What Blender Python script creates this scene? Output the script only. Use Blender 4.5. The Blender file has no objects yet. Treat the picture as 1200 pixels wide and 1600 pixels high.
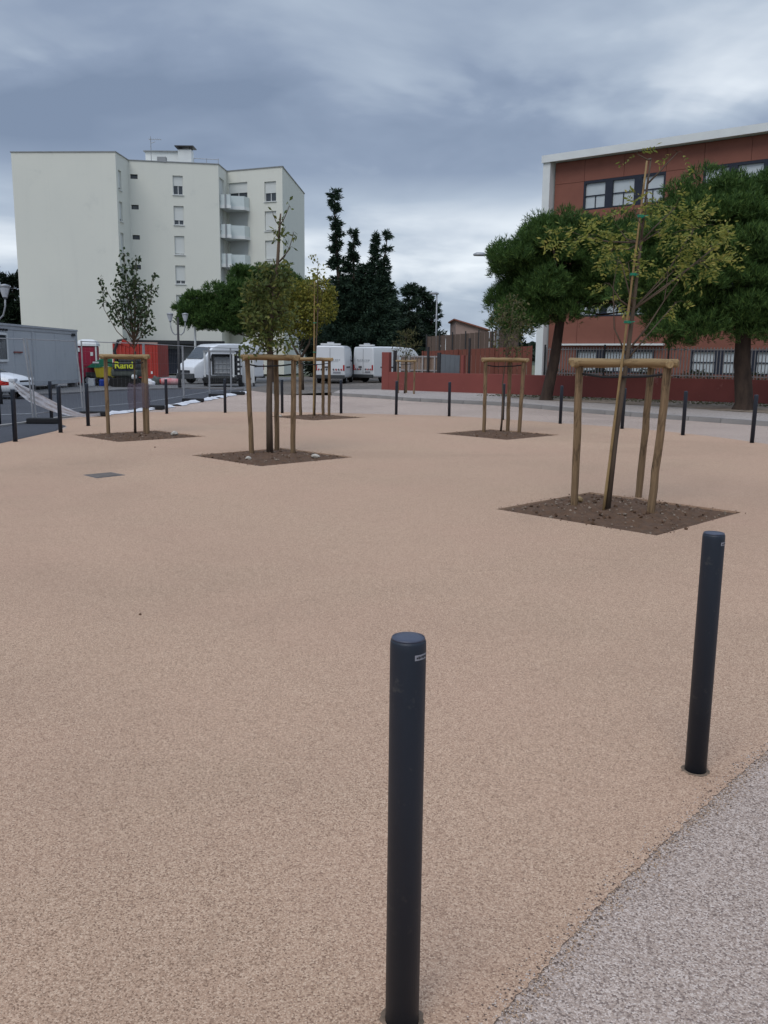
import bpy, bmesh, math, random
import numpy as np
from mathutils import Matrix, Vector, Quaternion
R = math.radians
scn = bpy.context.scene
col = scn.collection
random.seed(7); rng = np.random.default_rng(11)

# ------------------------------------------------------------------ camera
EYE = 1.65
cam = bpy.data.cameras.new('camera'); camo = bpy.data.objects.new('camera', cam); col.objects.link(camo)
cam.sensor_fit = 'VERTICAL'; cam.sensor_height = 24.0; cam.lens = 1353.76 * 24 / 1600
cam.clip_start = 0.05; cam.clip_end = 3000
PITCH, ROLL = 0.17535, 0.01108
fw = Vector((0, math.cos(PITCH), -math.sin(PITCH))); rt = Vector((1, 0, 0)); dn = Vector((0, -math.sin(PITCH), -math.cos(PITCH)))
rx = rt * math.cos(ROLL) - dn * math.sin(ROLL); ry = -(rt * math.sin(ROLL) + dn * math.cos(ROLL)); rz_ = -fw
camo.matrix_world = Matrix(((rx.x, ry.x, rz_.x, 0), (rx.y, ry.y, rz_.y, 0), (rx.z, ry.z, rz_.z, EYE), (0, 0, 0, 1)))
scn.camera = camo

# ------------------------------------------------------------------ sky
SUN_EL, SUN_AZ = R(52), R(205)      # azimuth measured clockwise from +Y
world = bpy.data.worlds.new('World'); scn.world = world; world.use_nodes = True
wn = world.node_tree; wn.nodes.clear(); WL = wn.links.new
def wnode(t, **k):
    n = wn.nodes.new(t)
    for a, b in k.items(): setattr(n, a, b)
    return n
def wmath(op, a, b=None, c=None):
    n = wnode('ShaderNodeMath', operation=op)
    for i, v in enumerate((a, b, c)):
        if v is None: continue
        if isinstance(v, (int, float)): n.inputs[i].default_value = v
        else: WL(v, n.inputs[i])
    return n.outputs[0]
def ramp(nt, fac, stops):
    n = nt.nodes.new('ShaderNodeValToRGB'); cr = n.color_ramp
    while len(cr.elements) > 1: cr.elements.remove(cr.elements[0])
    for i, (p, c) in enumerate(stops):
        e = cr.elements[0] if i == 0 else cr.elements.new(p)
        e.position = p
        if isinstance(c, (int, float)): c = (c, c, c)
        e.color = (*c, 1)
    nt.links.new(fac, n.inputs[0]); return n.outputs[0]
tc = wnode('ShaderNodeTexCoord'); sx = wnode('ShaderNodeSeparateXYZ'); WL(tc.outputs['Generated'], sx.inputs[0])
zc = wmath('ADD', wmath('MAXIMUM', sx.outputs[2], 0.0), 0.20)
cx = wnode('ShaderNodeCombineXYZ'); WL(wmath('DIVIDE', sx.outputs[0], zc), cx.inputs[0]); WL(wmath('DIVIDE', sx.outputs[1], zc), cx.inputs[1])
def wnoise(scale, detail, rough, dist, off):
    mp = wnode('ShaderNodeMapping'); mp.inputs['Location'].default_value = off; WL(cx.outputs[0], mp.inputs[0])
    n = wnode('ShaderNodeTexNoise'); n.inputs['Scale'].default_value = scale; n.inputs['Detail'].default_value = detail
    n.inputs['Roughness'].default_value = rough; n.inputs['Distortion'].default_value = dist
    WL(mp.outputs[0], n.inputs['Vector']); return n.outputs['Fac']
n1 = wnoise(0.95, 5, 0.5, 0.35, (3.1, 1.7, 0.0))
n2 = wnoise(2.6, 5, 0.5, 0.4, (0.4, 5.2, 2.0))
nn = wmath('ADD', wmath('MULTIPLY', n1, 0.68), wmath('MULTIPLY', n2, 0.32))
nn = wmath('SUBTRACT', nn, 0.5)
elw = wmath('ADD', sx.outputs[2], wmath('MULTIPLY', nn, 0.16))
band = ramp(wn, elw, [(0.0, .66), (0.06, .50), (0.12, .58), (0.165, .52), (0.195, .27), (0.235, .27), (0.275, .56), (0.32, .50), (0.40, .36), (0.55, .34), (1.0, .36)])
cl = wmath('ADD', band, wmath('MULTIPLY', nn, 2.0))
ccol = ramp(wn, cl, [(0.0, (.155, .200, .283)), (0.25, (.205, .255, .345)), (0.5, (.325, .383, .465)), (0.70, (.52, .57, .63)), (1.0, (.78, .82, .85))])
zen = wnode('ShaderNodeMapRange'); WL(sx.outputs[2], zen.inputs[0]); zen.interpolation_type = 'SMOOTHSTEP'
zen.inputs[1].default_value = 0.38; zen.inputs[2].default_value = 1.0; zen.inputs[3].default_value = 10.0; zen.inputs[4].default_value = 26.0
vm = wnode('ShaderNodeVectorMath', operation='SCALE'); WL(ccol, vm.inputs[0]); WL(zen.outputs[0], vm.inputs['Scale'])
sky = wnode('ShaderNodeTexSky', sky_type='NISHITA', sun_disc=False, sun_elevation=SUN_EL, sun_rotation=SUN_AZ)
mx = wnode('ShaderNodeMix', data_type='RGBA'); mx.inputs[0].default_value = 0.95
WL(sky.outputs[0], mx.inputs[6]); WL(vm.outputs[0], mx.inputs[7])
bg = wnode('ShaderNodeBackground'); bg.inputs[1].default_value = 0.1; WL(mx.outputs[2], bg.inputs[0])
wo = wnode('ShaderNodeOutputWorld'); WL(bg.outputs[0], wo.inputs[0])
sl = bpy.data.lights.new('sun', 'SUN'); so = bpy.data.objects.new('sun', sl); col.objects.link(so)
sl.energy = 0.9; sl.angle = R(35); sl.color = (1.0, .95, .88)
sd = Vector((math.sin(SUN_AZ) * math.cos(SUN_EL), math.cos(SUN_AZ) * math.cos(SUN_EL), math.sin(SUN_EL)))
so.rotation_euler = (-sd).to_track_quat('-Z', 'Y').to_euler(); so.location = (0, 0, 50)
vs = scn.view_settings; vs.view_transform = 'Standard'; vs.look = 'None'; vs.gamma = 1; vs.use_curve_mapping = False; vs.exposure = 0.45
scn.cycles.max_bounces = 6

# ------------------------------------------------------------------ materials
def hexc(h):
    c = [int(h[i:i + 2], 16) / 255 for i in (0, 2, 4)]
    return tuple(x / 12.92 if x < .04045 else ((x + .055) / 1.055) ** 2.4 for x in c)
def newmat(name):
    m = bpy.data.materials.new(name); m.use_nodes = True; nt = m.node_tree
    return m, nt, nt.nodes['Principled BSDF']
def nz(nt, vec, scale, detail=4, rough=.55, dist=0):
    n = nt.nodes.new('ShaderNodeTexNoise'); n.inputs['Scale'].default_value = scale; n.inputs['Detail'].default_value = detail
    n.inputs['Roughness'].default_value = rough; n.inputs['Distortion'].default_value = dist; nt.links.new(vec, n.inputs['Vector']); return n.outputs['Fac']
def objco(nt, scale=(1, 1, 1)):
    t = nt.nodes.new('ShaderNodeTexCoord')
    mp = nt.nodes.new('ShaderNodeMapping'); mp.inputs['Scale'].default_value = scale; nt.links.new(t.outputs['Object'], mp.inputs[0]); return mp.outputs[0]
def mixc(nt, fac, a, b, mode='MIX'):
    n = nt.nodes.new('ShaderNodeMix'); n.data_type = 'RGBA'; n.blend_type = mode
    for i, v in ((0, fac), (6, a), (7, b)):
        if isinstance(v, (int, float)): n.inputs[i].default_value = v
        elif isinstance(v, tuple): n.inputs[i].default_value = (*v, 1)
        else: nt.links.new(v, n.inputs[i])
    return n.outputs[2]
def mth(nt, op, a, b):
    n = nt.nodes.new('ShaderNodeMath'); n.operation = op
    for i, v in enumerate((a, b)):
        if isinstance(v, (int, float)): n.inputs[i].default_value = v
        else: nt.links.new(v, n.inputs[i])
    return n.outputs[0]
def bump(nt, bsdf, h, strength, dist):
    b = nt.nodes.new('ShaderNodeBump'); b.inputs['Strength'].default_value = strength; b.inputs['Distance'].default_value = dist
    nt.links.new(h, b.inputs['Height']); nt.links.new(b.outputs[0], bsdf.inputs['Normal'])
def pm(name, c1, c2=None, scale=2.0, rough=.7, bs=0, bscale=30, metal=0, stretch=(1, 1, 1), spec=.3, wear=None):
    m, nt, b = newmat(name)
    b.inputs['Roughness'].default_value = rough; b.inputs['Metallic'].default_value = metal; b.inputs['Specular IOR Level'].default_value = spec
    v = objco(nt, stretch)
    if c2 is None: c2 = tuple(x * .86 for x in c1)
    f = nz(nt, v, scale, 6, .6)
    c = mixc(nt, ramp(nt, f, [(.32, 0), (.68, 1)]), c1, c2)
    if wear:
        wcol, wscale, lo, hi = wear
        c = mixc(nt, ramp(nt, nz(nt, v, wscale, 7, .7), [(lo, 0), (hi, 1)]), c, wcol)
    nt.links.new(c, b.inputs['Base Color'])
    if bs: bump(nt, b, nz(nt, v, bscale, 4), bs, .01)
    return m
def aggregate(name, base, lo, hi, scale, big, bs=.6, patch=None, speck=(.10, .16, .80, .90)):
    """resin-bound / exposed gravel: every grain a voronoi cell with its own tone"""
    m, nt, b = newmat(name); v = objco(nt)
    b.inputs['Roughness'].default_value = .82; b.inputs['Specular IOR Level'].default_value = .25
    vo = nt.nodes.new('ShaderNodeTexVoronoi'); vo.inputs['Scale'].default_value = scale; nt.links.new(v, vo.inputs['Vector'])
    bw = nt.nodes.new('ShaderNodeSeparateColor'); nt.links.new(vo.outputs['Color'], bw.inputs[0])
    mid = tuple((a + c) / 2 for a, c in zip(base, hi)); mid2 = tuple(a * .62 + c * .38 for a, c in zip(base, lo))
    g = ramp(nt, bw.outputs[0], [(0, lo), (speck[0], lo), (speck[1], mid2), (.45, base), (speck[2], mid), (speck[3], hi), (1, hi)])
    vo2 = nt.nodes.new('ShaderNodeTexVoronoi'); vo2.inputs['Scale'].default_value = scale * .6; nt.links.new(v, vo2.inputs['Vector'])
    bw2 = nt.nodes.new('ShaderNodeSeparateColor'); nt.links.new(vo2.outputs['Color'], bw2.inputs[0])
    g = mixc(nt, ramp(nt, bw2.outputs[1], [(.90, 0), (.97, .6)]), g, lo)
    g = mixc(nt, ramp(nt, vo.outputs['Distance'], [(.5, 0), (.9, .35)]), g, lo)
    f = nz(nt, v, big, 5, .6)
    w1 = ramp(nt, nz(nt, v, big * .45, 4, .6, .6), [(.30, .83), (.52, 1.0), (.75, 1.09)]); g = mixc(nt, 1.0, g, w1, 'MULTIPLY')
    w2 = ramp(nt, nz(nt, v, big * 5, 6, .7, 1.2), [(.58, 1.0), (.74, .86)]); g = mixc(nt, 1.0, g, w2, 'MULTIPLY')
    g = mixc(nt, mth(nt, 'MULTIPLY', ramp(nt, f, [(.3, 0), (.7, 1)]), .35), g, patch or tuple(x * .8 for x in base))
    nt.links.new(g, b.inputs['Base Color'])
    bump(nt, b, mth(nt, 'SUBTRACT', 1.0, vo.outputs['Distance']), bs, .004)
    return m
def leafmat(name, stops, trans=.35, rough=.6):
    m, nt, b = newmat(name); b.inputs['Roughness'].default_value = rough; b.inputs['Specular IOR Level'].default_value = .2
    g = nt.nodes.new('ShaderNodeNewGeometry'); c = ramp(nt, g.outputs['Random Per Island'], stops)
    f = nz(nt, objco(nt), .9, 3); c = mixc(nt, mth(nt, 'MULTIPLY', f, .3), c, stops[0][1])
    nt.links.new(c, b.inputs['Base Color'])
    tr = nt.nodes.new('ShaderNodeBsdfTranslucent'); nt.links.new(c, tr.inputs[0])
    mx = nt.nodes.new('ShaderNodeMixShader'); mx.inputs[0].default_value = trans
    nt.links.new(b.outputs[0], mx.inputs[1]); nt.links.new(tr.outputs[0], mx.inputs[2]); nt.links.new(mx.outputs[0], nt.nodes['Material Output'].inputs[0])
    return m
M = {}
M['plaza'] = aggregate('beige resin gravel', (.465, .305, .203), (.205, .128, .082), (.645, .468, .33), 225, .35, bs=.45, patch=(.485, .287, .205))
M['conc'] = aggregate('exposed aggregate concrete', (.425, .320, .258), (.16, .115, .095), (.68, .565, .49), 195, .6, bs=.8, patch=(.44, .335, .275), speck=(.10, .20, .78, .90))
M['asphalt'] = aggregate('fresh asphalt', (.052, .055, .066), (.02, .021, .026), (.10, .10, .11), 120, .25, patch=(.075, .078, .09))
M['old_asphalt'] = aggregate('worn asphalt', (.15, .145, .145), (.05, .05, .05), (.26, .25, .24), 110, .3, patch=(.11, .105, .105))
M['dusty'] = aggregate('dusty yard', (.15, .125, .105), (.06, .05, .045), (.30, .27, .24), 60, .35, patch=(.10, .085, .075))
M['pave'] = aggregate('pavement', (.40, .345, .31), (.13, .11, .10), (.56, .50, .46), 90, .4, patch=(.33, .28, .25))
M['dirt'] = pm('bare earth', (.17, .125, .09), (.30, .245, .19), .9, .95, .8, 12, wear=((.10, .075, .055), 3, .52, .62))
M['soil'] = pm('dark garden soil', (.125, .070, .041), (.082, .048, .030), 9, .95, 1.0, 40, wear=((.13, .088, .06), 26, .56, .68))
M['terrain'] = pm('dry ground', (.15, .14, .09), (.09, .10, .05), .02, .95)
M['kerb'] = pm('kerb concrete', (.30, .285, .27), (.20, .19, .185), 1.6, .85, .4, 40, wear=((.12, .11, .105), 2.2, .55, .7))
M['kerb_dark'] = pm('dark kerb concrete', (.20, .19, .19), (.12, .115, .115), 1.3, .85, .4, 40)
M['bollard'] = pm('dark navy powder coat', (.0085, .0145, .026), (.012, .019, .032), 3, .5, .08, 300, spec=.45, wear=((.045, .048, .052), 18, .60, .70))
M['bollard_cap'] = pm('bollard cap', (.035, .042, .070), (.048, .055, .085), 9, .38, .05, 200, spec=.5)
M['sticker'] = pm('silver sticker', (.27, .27, .30), (.22, .22, .25), 20, .5)
M['ink'] = pm('black print', (.02, .02, .025), rough=.6)
M['sealant'] = pm('base mortar', (.24, .17, .12), (.11, .082, .06), 28, .95, .8, 60)
def woodmat(name, a, b_, dark):
    m, nt, b = newmat(name); b.inputs['Roughness'].default_value = .78; b.inputs['Specular IOR Level'].default_value = .2
    v = objco(nt, (1, 1, .07)); f = nz(nt, v, 34, 7, .65, .3); c = mixc(nt, ramp(nt, f, [(.35, 0), (.65, 1)]), a, b_)
    f2 = nz(nt, objco(nt, (1, 1, .22)), 14, 6, .7, .8); c = mixc(nt, ramp(nt, f2, [(.50, 0), (.64, .9)]), c, dark)
    k = nt.nodes.new('ShaderNodeTexVoronoi'); k.inputs['Scale'].default_value = 5; nt.links.new(objco(nt, (1, 1, .8)), k.inputs['Vector'])
    c = mixc(nt, ramp(nt, k.outputs['Distance'], [(.06, 1), (.12, 0)]), c, dark)
    oi = nt.nodes.new('ShaderNodeObjectInfo'); c = mixc(nt, mth(nt, 'MULTIPLY', oi.outputs['Random'], .35), c, dark)
    nt.links.new(c, b.inputs['Base Color']); bump(nt, b, f, .5, .004); return m
M['post'] = woodmat('peeled pine post', (.275, .185, .105), (.165, .108, .062), (.055, .036, .022))
M['rail'] = woodmat('peeled pine rail', (.40, .285, .15), (.30, .205, .105), (.14, .09, .048))
M['cane'] = woodmat('bamboo cane', (.36, .25, .12), (.27, .18, .085), (.13, .085, .04))
M['bark'] = pm('young bark', (.13, .095, .068), (.065, .048, .036), 9, .9, .7, 40, stretch=(1, 1, .3))
M['bark_red'] = pm('pine bark', (.072, .048, .036), (.032, .022, .018), 5, .95, 1.0, 16, stretch=(1, 1, .35))
M['rubber'] = pm('black rubber', (.018, .018, .02), rough=.8)
M['tie'] = pm('green plastic tie', (.02, .26, .16), rough=.5)
M['white_wall'] = pm('cream render', (.69, .69, .62), (.66, .662, .60), .25, .9, .15, 60, wear=((.60, .605, .55), .5, .60, .78))
def streaks(m, colr, k):
    nt = m.node_tree; b = nt.nodes['Principled BSDF']; src = b.inputs['Base Color'].links[0].from_socket
    f = ramp(nt, nz(nt, objco(nt, (1, 1, .06)), 1.1, 7, .7, .3), [(.52, 0), (.75, k)]); nt.links.new(mixc(nt, f, src, colr), b.inputs['Base Color'])
streaks(M['white_wall'], (.52, .52, .48), .18)
M['white_trim'] = pm('white painted concrete', (.70, .72, .71), (.64, .66, .66), 1.2, .8)
M['glass_panel'] = pm('frosted balcony glass', (.60, .66, .65), (.55, .61, .61), 1.5, .3, spec=.5)
M['shutter'] = pm('roller shutter', (.62, .64, .62), (.58, .60, .585), 5, .6, stretch=(.2, .2, 14))
M['glass'] = pm('dark window glass', (.035, .042, .05), (.06, .07, .08), 1.1, .06, spec=.6)
M['blind'] = pm('window with pale blind', (.50, .54, .56), (.43, .47, .50), 1.4, .22, spec=.6)
M['pvc'] = pm('white window frame', (.72, .73, .73), rough=.45)
M['grey_soffit'] = pm('grey recess wall', (.15, .155, .165), (.12, .125, .135), .8, .85)
M['dark_trim'] = pm('dark canopy', (.03, .032, .036), rough=.6)
M['roofmetal'] = pm('roof metal', (.30, .31, .32), rough=.5, metal=.4)
M['red_panel'] = pm('red facade panel', (.238, .094, .067), (.206, .080, .057), .9, .75, .08, 20)
M['red_joint'] = pm('facade joint', (.125, .048, .036), rough=.9)
M['navy'] = pm('navy window frame', (.016, .020, .034), (.022, .026, .042), 4, .5)
M['red_wall'] = pm('red painted low wall', (.25, .072, .060), (.205, .058, .049), .7, .85, .3, 25, wear=((.33, .13, .115), 1.4, .62, .72))
M['red_board'] = pm('red brown board', (.205, .070, .050), (.16, .055, .040), 1.6, .8, .2, 15, stretch=(1, 1, .2))
M['brown_board'] = pm('brown screen board', (.14, .098, .080), (.10, .074, .062), 1.2, .85)
M['beige_board'] = pm('beige slat', (.26, .19, .145), (.20, .145, .11), 1.4, .8)
M['bar_pale'] = pm('pale fence bar', (.36, .34, .335), (.27, .25, .245), 3, .6)
M['dark_metal'] = pm('dark metal', (.035, .034, .036), (.05, .048, .05), 5, .5, metal=.2)
M['galv'] = pm('galvanised steel', (.36, .37, .385), (.26, .27, .285), 7, .48, metal=.35)
M['gate_grey'] = pm('grey steel sheet', (.13, .145, .16), (.11, .125, .14), 2, .5)
M['pink_wall'] = pm('pinkish render', (.40, .29, .25), (.34, .245, .215), .6, .9)
M['tile_roof'] = pm('terracotta roof', (.30, .12, .085), (.24, .095, .07), 2, .85)
M['cabin'] = pm('grey cabin sheet', (.46, .48, .50), (.42, .44, .465), .6, .55, wear=((.36, .375, .40), 1.3, .6, .75))
M['cabin_frame'] = pm('cabin frame', (.42, .435, .455), (.36, .375, .40), 2, .5)
M['toilet_red'] = pm('magenta plastic', (.30, .022, .050), (.25, .018, .042), 2, .45)
M['white_plastic'] = pm('white plastic', (.66, .67, .67), (.60, .61, .615), 3, .45)
M['van_white'] = pm('white vehicle paint', (.70, .715, .735), (.64, .655, .68), .9, .28, spec=.5, wear=((.56, .56, .56), 2.5, .62, .8))
M['bumper'] = pm('grey bumper plastic', (.055, .058, .062), rough=.65)
M['tyre'] = pm('tyre rubber', (.018, .018, .018), rough=.9)
M['rim'] = pm('steel rim', (.32, .32, .33), rough=.45, metal=.5)
M['red_paint'] = pm('red machine paint', (.42, .042, .028), (.35, .034, .024), 2, .5, wear=((.22, .04, .03), 3, .62, .72))
M['red_light'] = pm('red lens', (.40, .02, .02), rough=.25)
M['lamp_clear'] = pm('clear lens', (.55, .57, .6), rough=.15)
M['green_paint'] = pm('green tarpaulin', (.022, .16, .088), (.018, .13, .075), 3, .6)
M['yellow_paint'] = pm('yellow paint', (.50, .40, .03), (.42, .33, .03), 3, .55)
M['lime'] = pm('lime yellow lettering', (.62, .66, .05), rough=.5)
M['machine_dark'] = pm('dark machine body', (.038, .042, .046), (.065, .065, .062), 3, .6)
M['machine_olive'] = pm('grey green machine body', (.075, .085, .075), (.05, .058, .052), 3, .65)
M['blue_plastic'] = pm('blue plastic', (.02, .06, .35), rough=.5)
M['tank'] = pm('translucent tank plastic', (.30, .315, .33), (.25, .265, .28), 2.5, .4)
M['white_cloth'] = pm('white geotextile', (.66, .66, .68), (.54, .54, .57), 5, .9, .5, 25)
M['net_cloth'] = pm('white netting', (.74, .73, .75), (.62, .61, .63), 9, .9, .4, 40)
M['red_cloth'] = pm('red barrier netting', (.55, .045, .035), (.45, .035, .03), 6, .8)
M['pink_plastic'] = pm('faded red and white plastic', (.52, .13, .15), (.60, .42, .42), 3.5, .6)
M['mauve'] = pm('mauve plastic guard', (.155, .125, .165), (.12, .095, .13), 6, .55)
M['pebble'] = pm('soil pebbles', (.30, .235, .18), (.19, .145, .11), 3, .9)
def sheer(m, k):
    nt = m.node_tree; tb = nt.nodes.new('ShaderNodeBsdfTransparent'); mx = nt.nodes.new('ShaderNodeMixShader'); mx.inputs[0].default_value = k
    nt.links.new(nt.nodes['Principled BSDF'].outputs[0], mx.inputs[1]); nt.links.new(tb.outputs[0], mx.inputs[2]); nt.links.new(mx.outputs[0], nt.nodes['Material Output'].inputs[0])
sheer(M['mauve'], .6); sheer(M['net_cloth'], .12)
M['stone'] = pm('pale stone', (.50, .46, .40), (.40, .36, .31), 12, .9, .5, 40)
M['lid'] = pm('worn iron cover', (.165, .135, .115), (.10, .085, .075), 9, .8, .6, 60)
M['pine'] = leafmat('pine needles', [(0, (.030, .066, .018)), (.5, (.058, .115, .028)), (.85, (.10, .175, .042)), (1, (.16, .25, .06))], .2)
M['cedar'] = leafmat('conifer needles', [(0, (.018, .036, .024)), (.6, (.030, .056, .034)), (1, (.055, .088, .048))], .15)
M['cypress'] = leafmat('cypress foliage', [(0, (.011, .021, .013)), (.6, (.018, .031, .018)), (1, (.03, .048, .024))], .15)
M['olive_leaf'] = leafmat('olive brown leaves', [(0, (.06, .068, .03)), (.5, (.10, .10, .044)), (1, (.16, .145, .062))], .35)
M['dark_leaf'] = leafmat('dark green leaves', [(0, (.030, .052, .026)), (.5, (.05, .08, .036)), (1, (.09, .125, .055))], .3)
M['b_leaf'] = leafmat('dull green leaves', [(0, (.065, .09, .03)), (.5, (.11, .14, .04)), (.85, (.17, .19, .055)), (1, (.26, .25, .07))], .35)
M['yellow_leaf'] = leafmat('yellow green leaves', [(0, (.12, .13, .026)), (.5, (.20, .20, .036)), (1, (.33, .28, .055))], .4)
M['a_leaf'] = leafmat('autumn yellow green leaflets', [(0, (.12, .155, .035)), (.4, (.21, .235, .05)), (.8, (.32, .31, .07)), (1, (.42, .36, .10))], .4)
M['hedge'] = leafmat('hedge leaves', [(0, (.03, .04, .018)), (1, (.085, .085, .035))], .3)
M['hill'] = pm('wooded hill', (.030, .042, .030), (.055, .065, .042), .06, .95, 1, .3)

# ------------------------------------------------------------------ helpers
ROOTM = {}
def tag(o, label=None, cat=None, group=None, kind=None):
    if label: o['label'] = label
    if cat: o['category'] = cat
    if group: o['group'] = group
    if kind: o['kind'] = kind
    return o
def thing(name, label, cat, loc=(0, 0, 0), rz=0, group=None):
    o = bpy.data.objects.new(name, None); col.objects.link(o); o.empty_display_size = .2
    o.location = loc; o.rotation_euler = (0, 0, rz); tag(o, label, cat, group)
    ROOTM[o] = Matrix.Translation(loc) @ Matrix.Rotation(rz, 4, 'Z'); return o
def rootm(o):
    while o is not None:
        if o in ROOTM: return ROOTM[o]
        o = o.parent
    return Matrix()
def mobj(name, mesh, parent=None, loc=None, quat=None, kind=None):
    o = bpy.data.objects.new(name, mesh); col.objects.link(o)
    if parent: o.parent = parent
    if loc is not None: o.location = loc
    if quat is not None: o.rotation_mode = 'QUATERNION'; o.rotation_quaternion = quat
    if kind: o['kind'] = kind
    return o
def copy_tree(o, parent=None):
    c = o.copy(); col.objects.link(c); c.parent = parent
    for ch in o.children: copy_tree(ch, c)
    return c
class MB:
    def __init__(s): s.v = []; s.f = []
    def add(s, vs, fs):
        n = len(s.v); s.v += [tuple(p) for p in vs]; s.f += [tuple(i + n for i in f) for f in fs]; return s
    def box(s, c, d, rz=0, mat=None):
        x, y, z = (k / 2 for k in d); vs = [Vector((a * x, b * y, e * z)) for e in (-1, 1) for a, b in ((-1, -1), (1, -1), (1, 1), (-1, 1))]
        m = (mat or Matrix.Rotation(rz, 3, 'Z'))
        return s.add([m @ p + Vector(c) for p in vs], [(3, 2, 1, 0), (4, 5, 6, 7), (0, 1, 5, 4), (1, 2, 6, 5), (2, 3, 7, 6), (3, 0, 4, 7)])
    def tube(s, pts, rad, n=8, cap=True):
        pts = [Vector(p) for p in pts]; k = len(pts)
        if isinstance(rad, (int, float)): rad = [rad] * k
        vs = []; a = None
        for i, p in enumerate(pts):
            t = (pts[min(i + 1, k - 1)] - pts[max(i - 1, 0)]).normalized()
            if a is None: a = t.orthogonal().normalized()
            else: a = (a - t * a.dot(t)).normalized()
            b = t.cross(a)
            vs += [p + (a * math.cos(2 * math.pi * j / n) + b * math.sin(2 * math.pi * j / n)) * rad[i] for j in range(n)]
        fs = [(i * n + j, i * n + (j + 1) % n, (i + 1) * n + (j + 1) % n, (i + 1) * n + j) for i in range(k - 1) for j in range(n)]
        if cap: fs += [tuple(range(n - 1, -1, -1)), tuple(range((k - 1) * n, k * n))]
        return s.add(vs, fs)
    def lathe(s, prof, n=24, c=(0, 0, 0)):
        vs = [(c[0] + r * math.cos(2 * math.pi * j / n), c[1] + r * math.sin(2 * math.pi * j / n), c[2] + z) for r, z in prof for j in range(n)]
        k = len(prof); fs = [(i * n + j, i * n + (j + 1) % n, (i + 1) * n + (j + 1) % n, (i + 1) * n + j) for i in range(k - 1) for j in range(n)]
        return s.add(vs, fs + [tuple(range(n - 1, -1, -1)), tuple(range((k - 1) * n, k * n))])
    def prism(s, poly, z0, z1):
        n = len(poly); a = sum(poly[i][0] * poly[(i + 1) % n][1] - poly[(i + 1) % n][0] * poly[i][1] for i in range(n))
        if a < 0: poly = poly[::-1]
        return s.add([(x, y, z0) for x, y in poly] + [(x, y, z1) for x, y in poly],
                     [tuple(range(n - 1, -1, -1)), tuple(range(n, 2 * n))] + [(i, (i + 1) % n, (i + 1) % n + n, i + n) for i in range(n)])
    def hole_wall(s, P, Q, z0, z1, holes, depth):
        """vertical wall seen from the right-hand side of P->Q, openings with reveals going inwards"""
        P = Vector((*P[:2], 0)); Q = Vector((*Q[:2], 0)); d = (Q - P); L = d.length; d.normalize(); n = Vector((-d.y, d.x, 0))
        us = sorted({0, L, *[h[0] for h in holes], *[h[1] for h in holes]}); zs = sorted({z0, z1, *[h[2] for h in holes], *[h[3] for h in holes]})
        pt = lambda u, z, k=0: P + d * u + n * k + Vector((0, 0, z))
        for i in range(len(us) - 1):
            for j in range(len(zs) - 1):
                um = (us[i] + us[i + 1]) / 2; zm = (zs[j] + zs[j + 1]) / 2
                if any(h[0] < um < h[1] and h[2] < zm < h[3] for h in holes): continue
                s.add([pt(us[i], zs[j]), pt(us[i + 1], zs[j]), pt(us[i + 1], zs[j + 1]), pt(us[i], zs[j + 1])], [(0, 1, 2, 3)])
        for a, b, e, f in [h[:4] for h in holes]:
            for (u1, w1), (u2, w2) in (((a, e), (a, f)), ((a, f), (b, f)), ((b, f), (b, e)), ((b, e), (a, e))):
                s.add([pt(u1, w1), pt(u2, w2), pt(u2, w2, depth), pt(u1, w1, depth)], [(0, 1, 2, 3)])
        return s
    def mesh(s, name, mat, M_=None, smooth=False):
        me = bpy.data.meshes.new(name); v = s.v
        if M_ is not None: v = [tuple(M_ @ Vector(p)) for p in v]
        me.from_pydata(v, [], s.f); me.materials.append(mat)
        if smooth: me.polygons.foreach_set('use_smooth', [True] * len(me.polygons))
        me.update(); return me
    def build(s, name, mat, parent=None, world=False, smooth=False, bevel=0, kind=None):
        if isinstance(mat, str): mat = M[mat]
        me = s.mesh(name, mat, rootm(parent).inverted() if (world and parent) else None, smooth)
        o = mobj(name, me, parent, kind=kind)
        if bevel:
            b = o.modifiers.new('bevel', 'BEVEL'); b.width = bevel; b.segments = 2; b.limit_method = 'ANGLE'; b.angle_limit = R(40)
        return o
def frame3(P, Q):
    """basis of a vertical wall: u along P->Q, outward normal (towards the viewer side)"""
    d = Vector((Q[0] - P[0], Q[1] - P[1], 0)); L = d.length; d.normalize(); n = Vector((d.y, -d.x, 0))
    ang = math.atan2(d.y, d.x)
    return (lambda u, k, z: Vector((P[0], P[1], 0)) + d * u + n * k + Vector((0, 0, z))), ang, L
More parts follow.
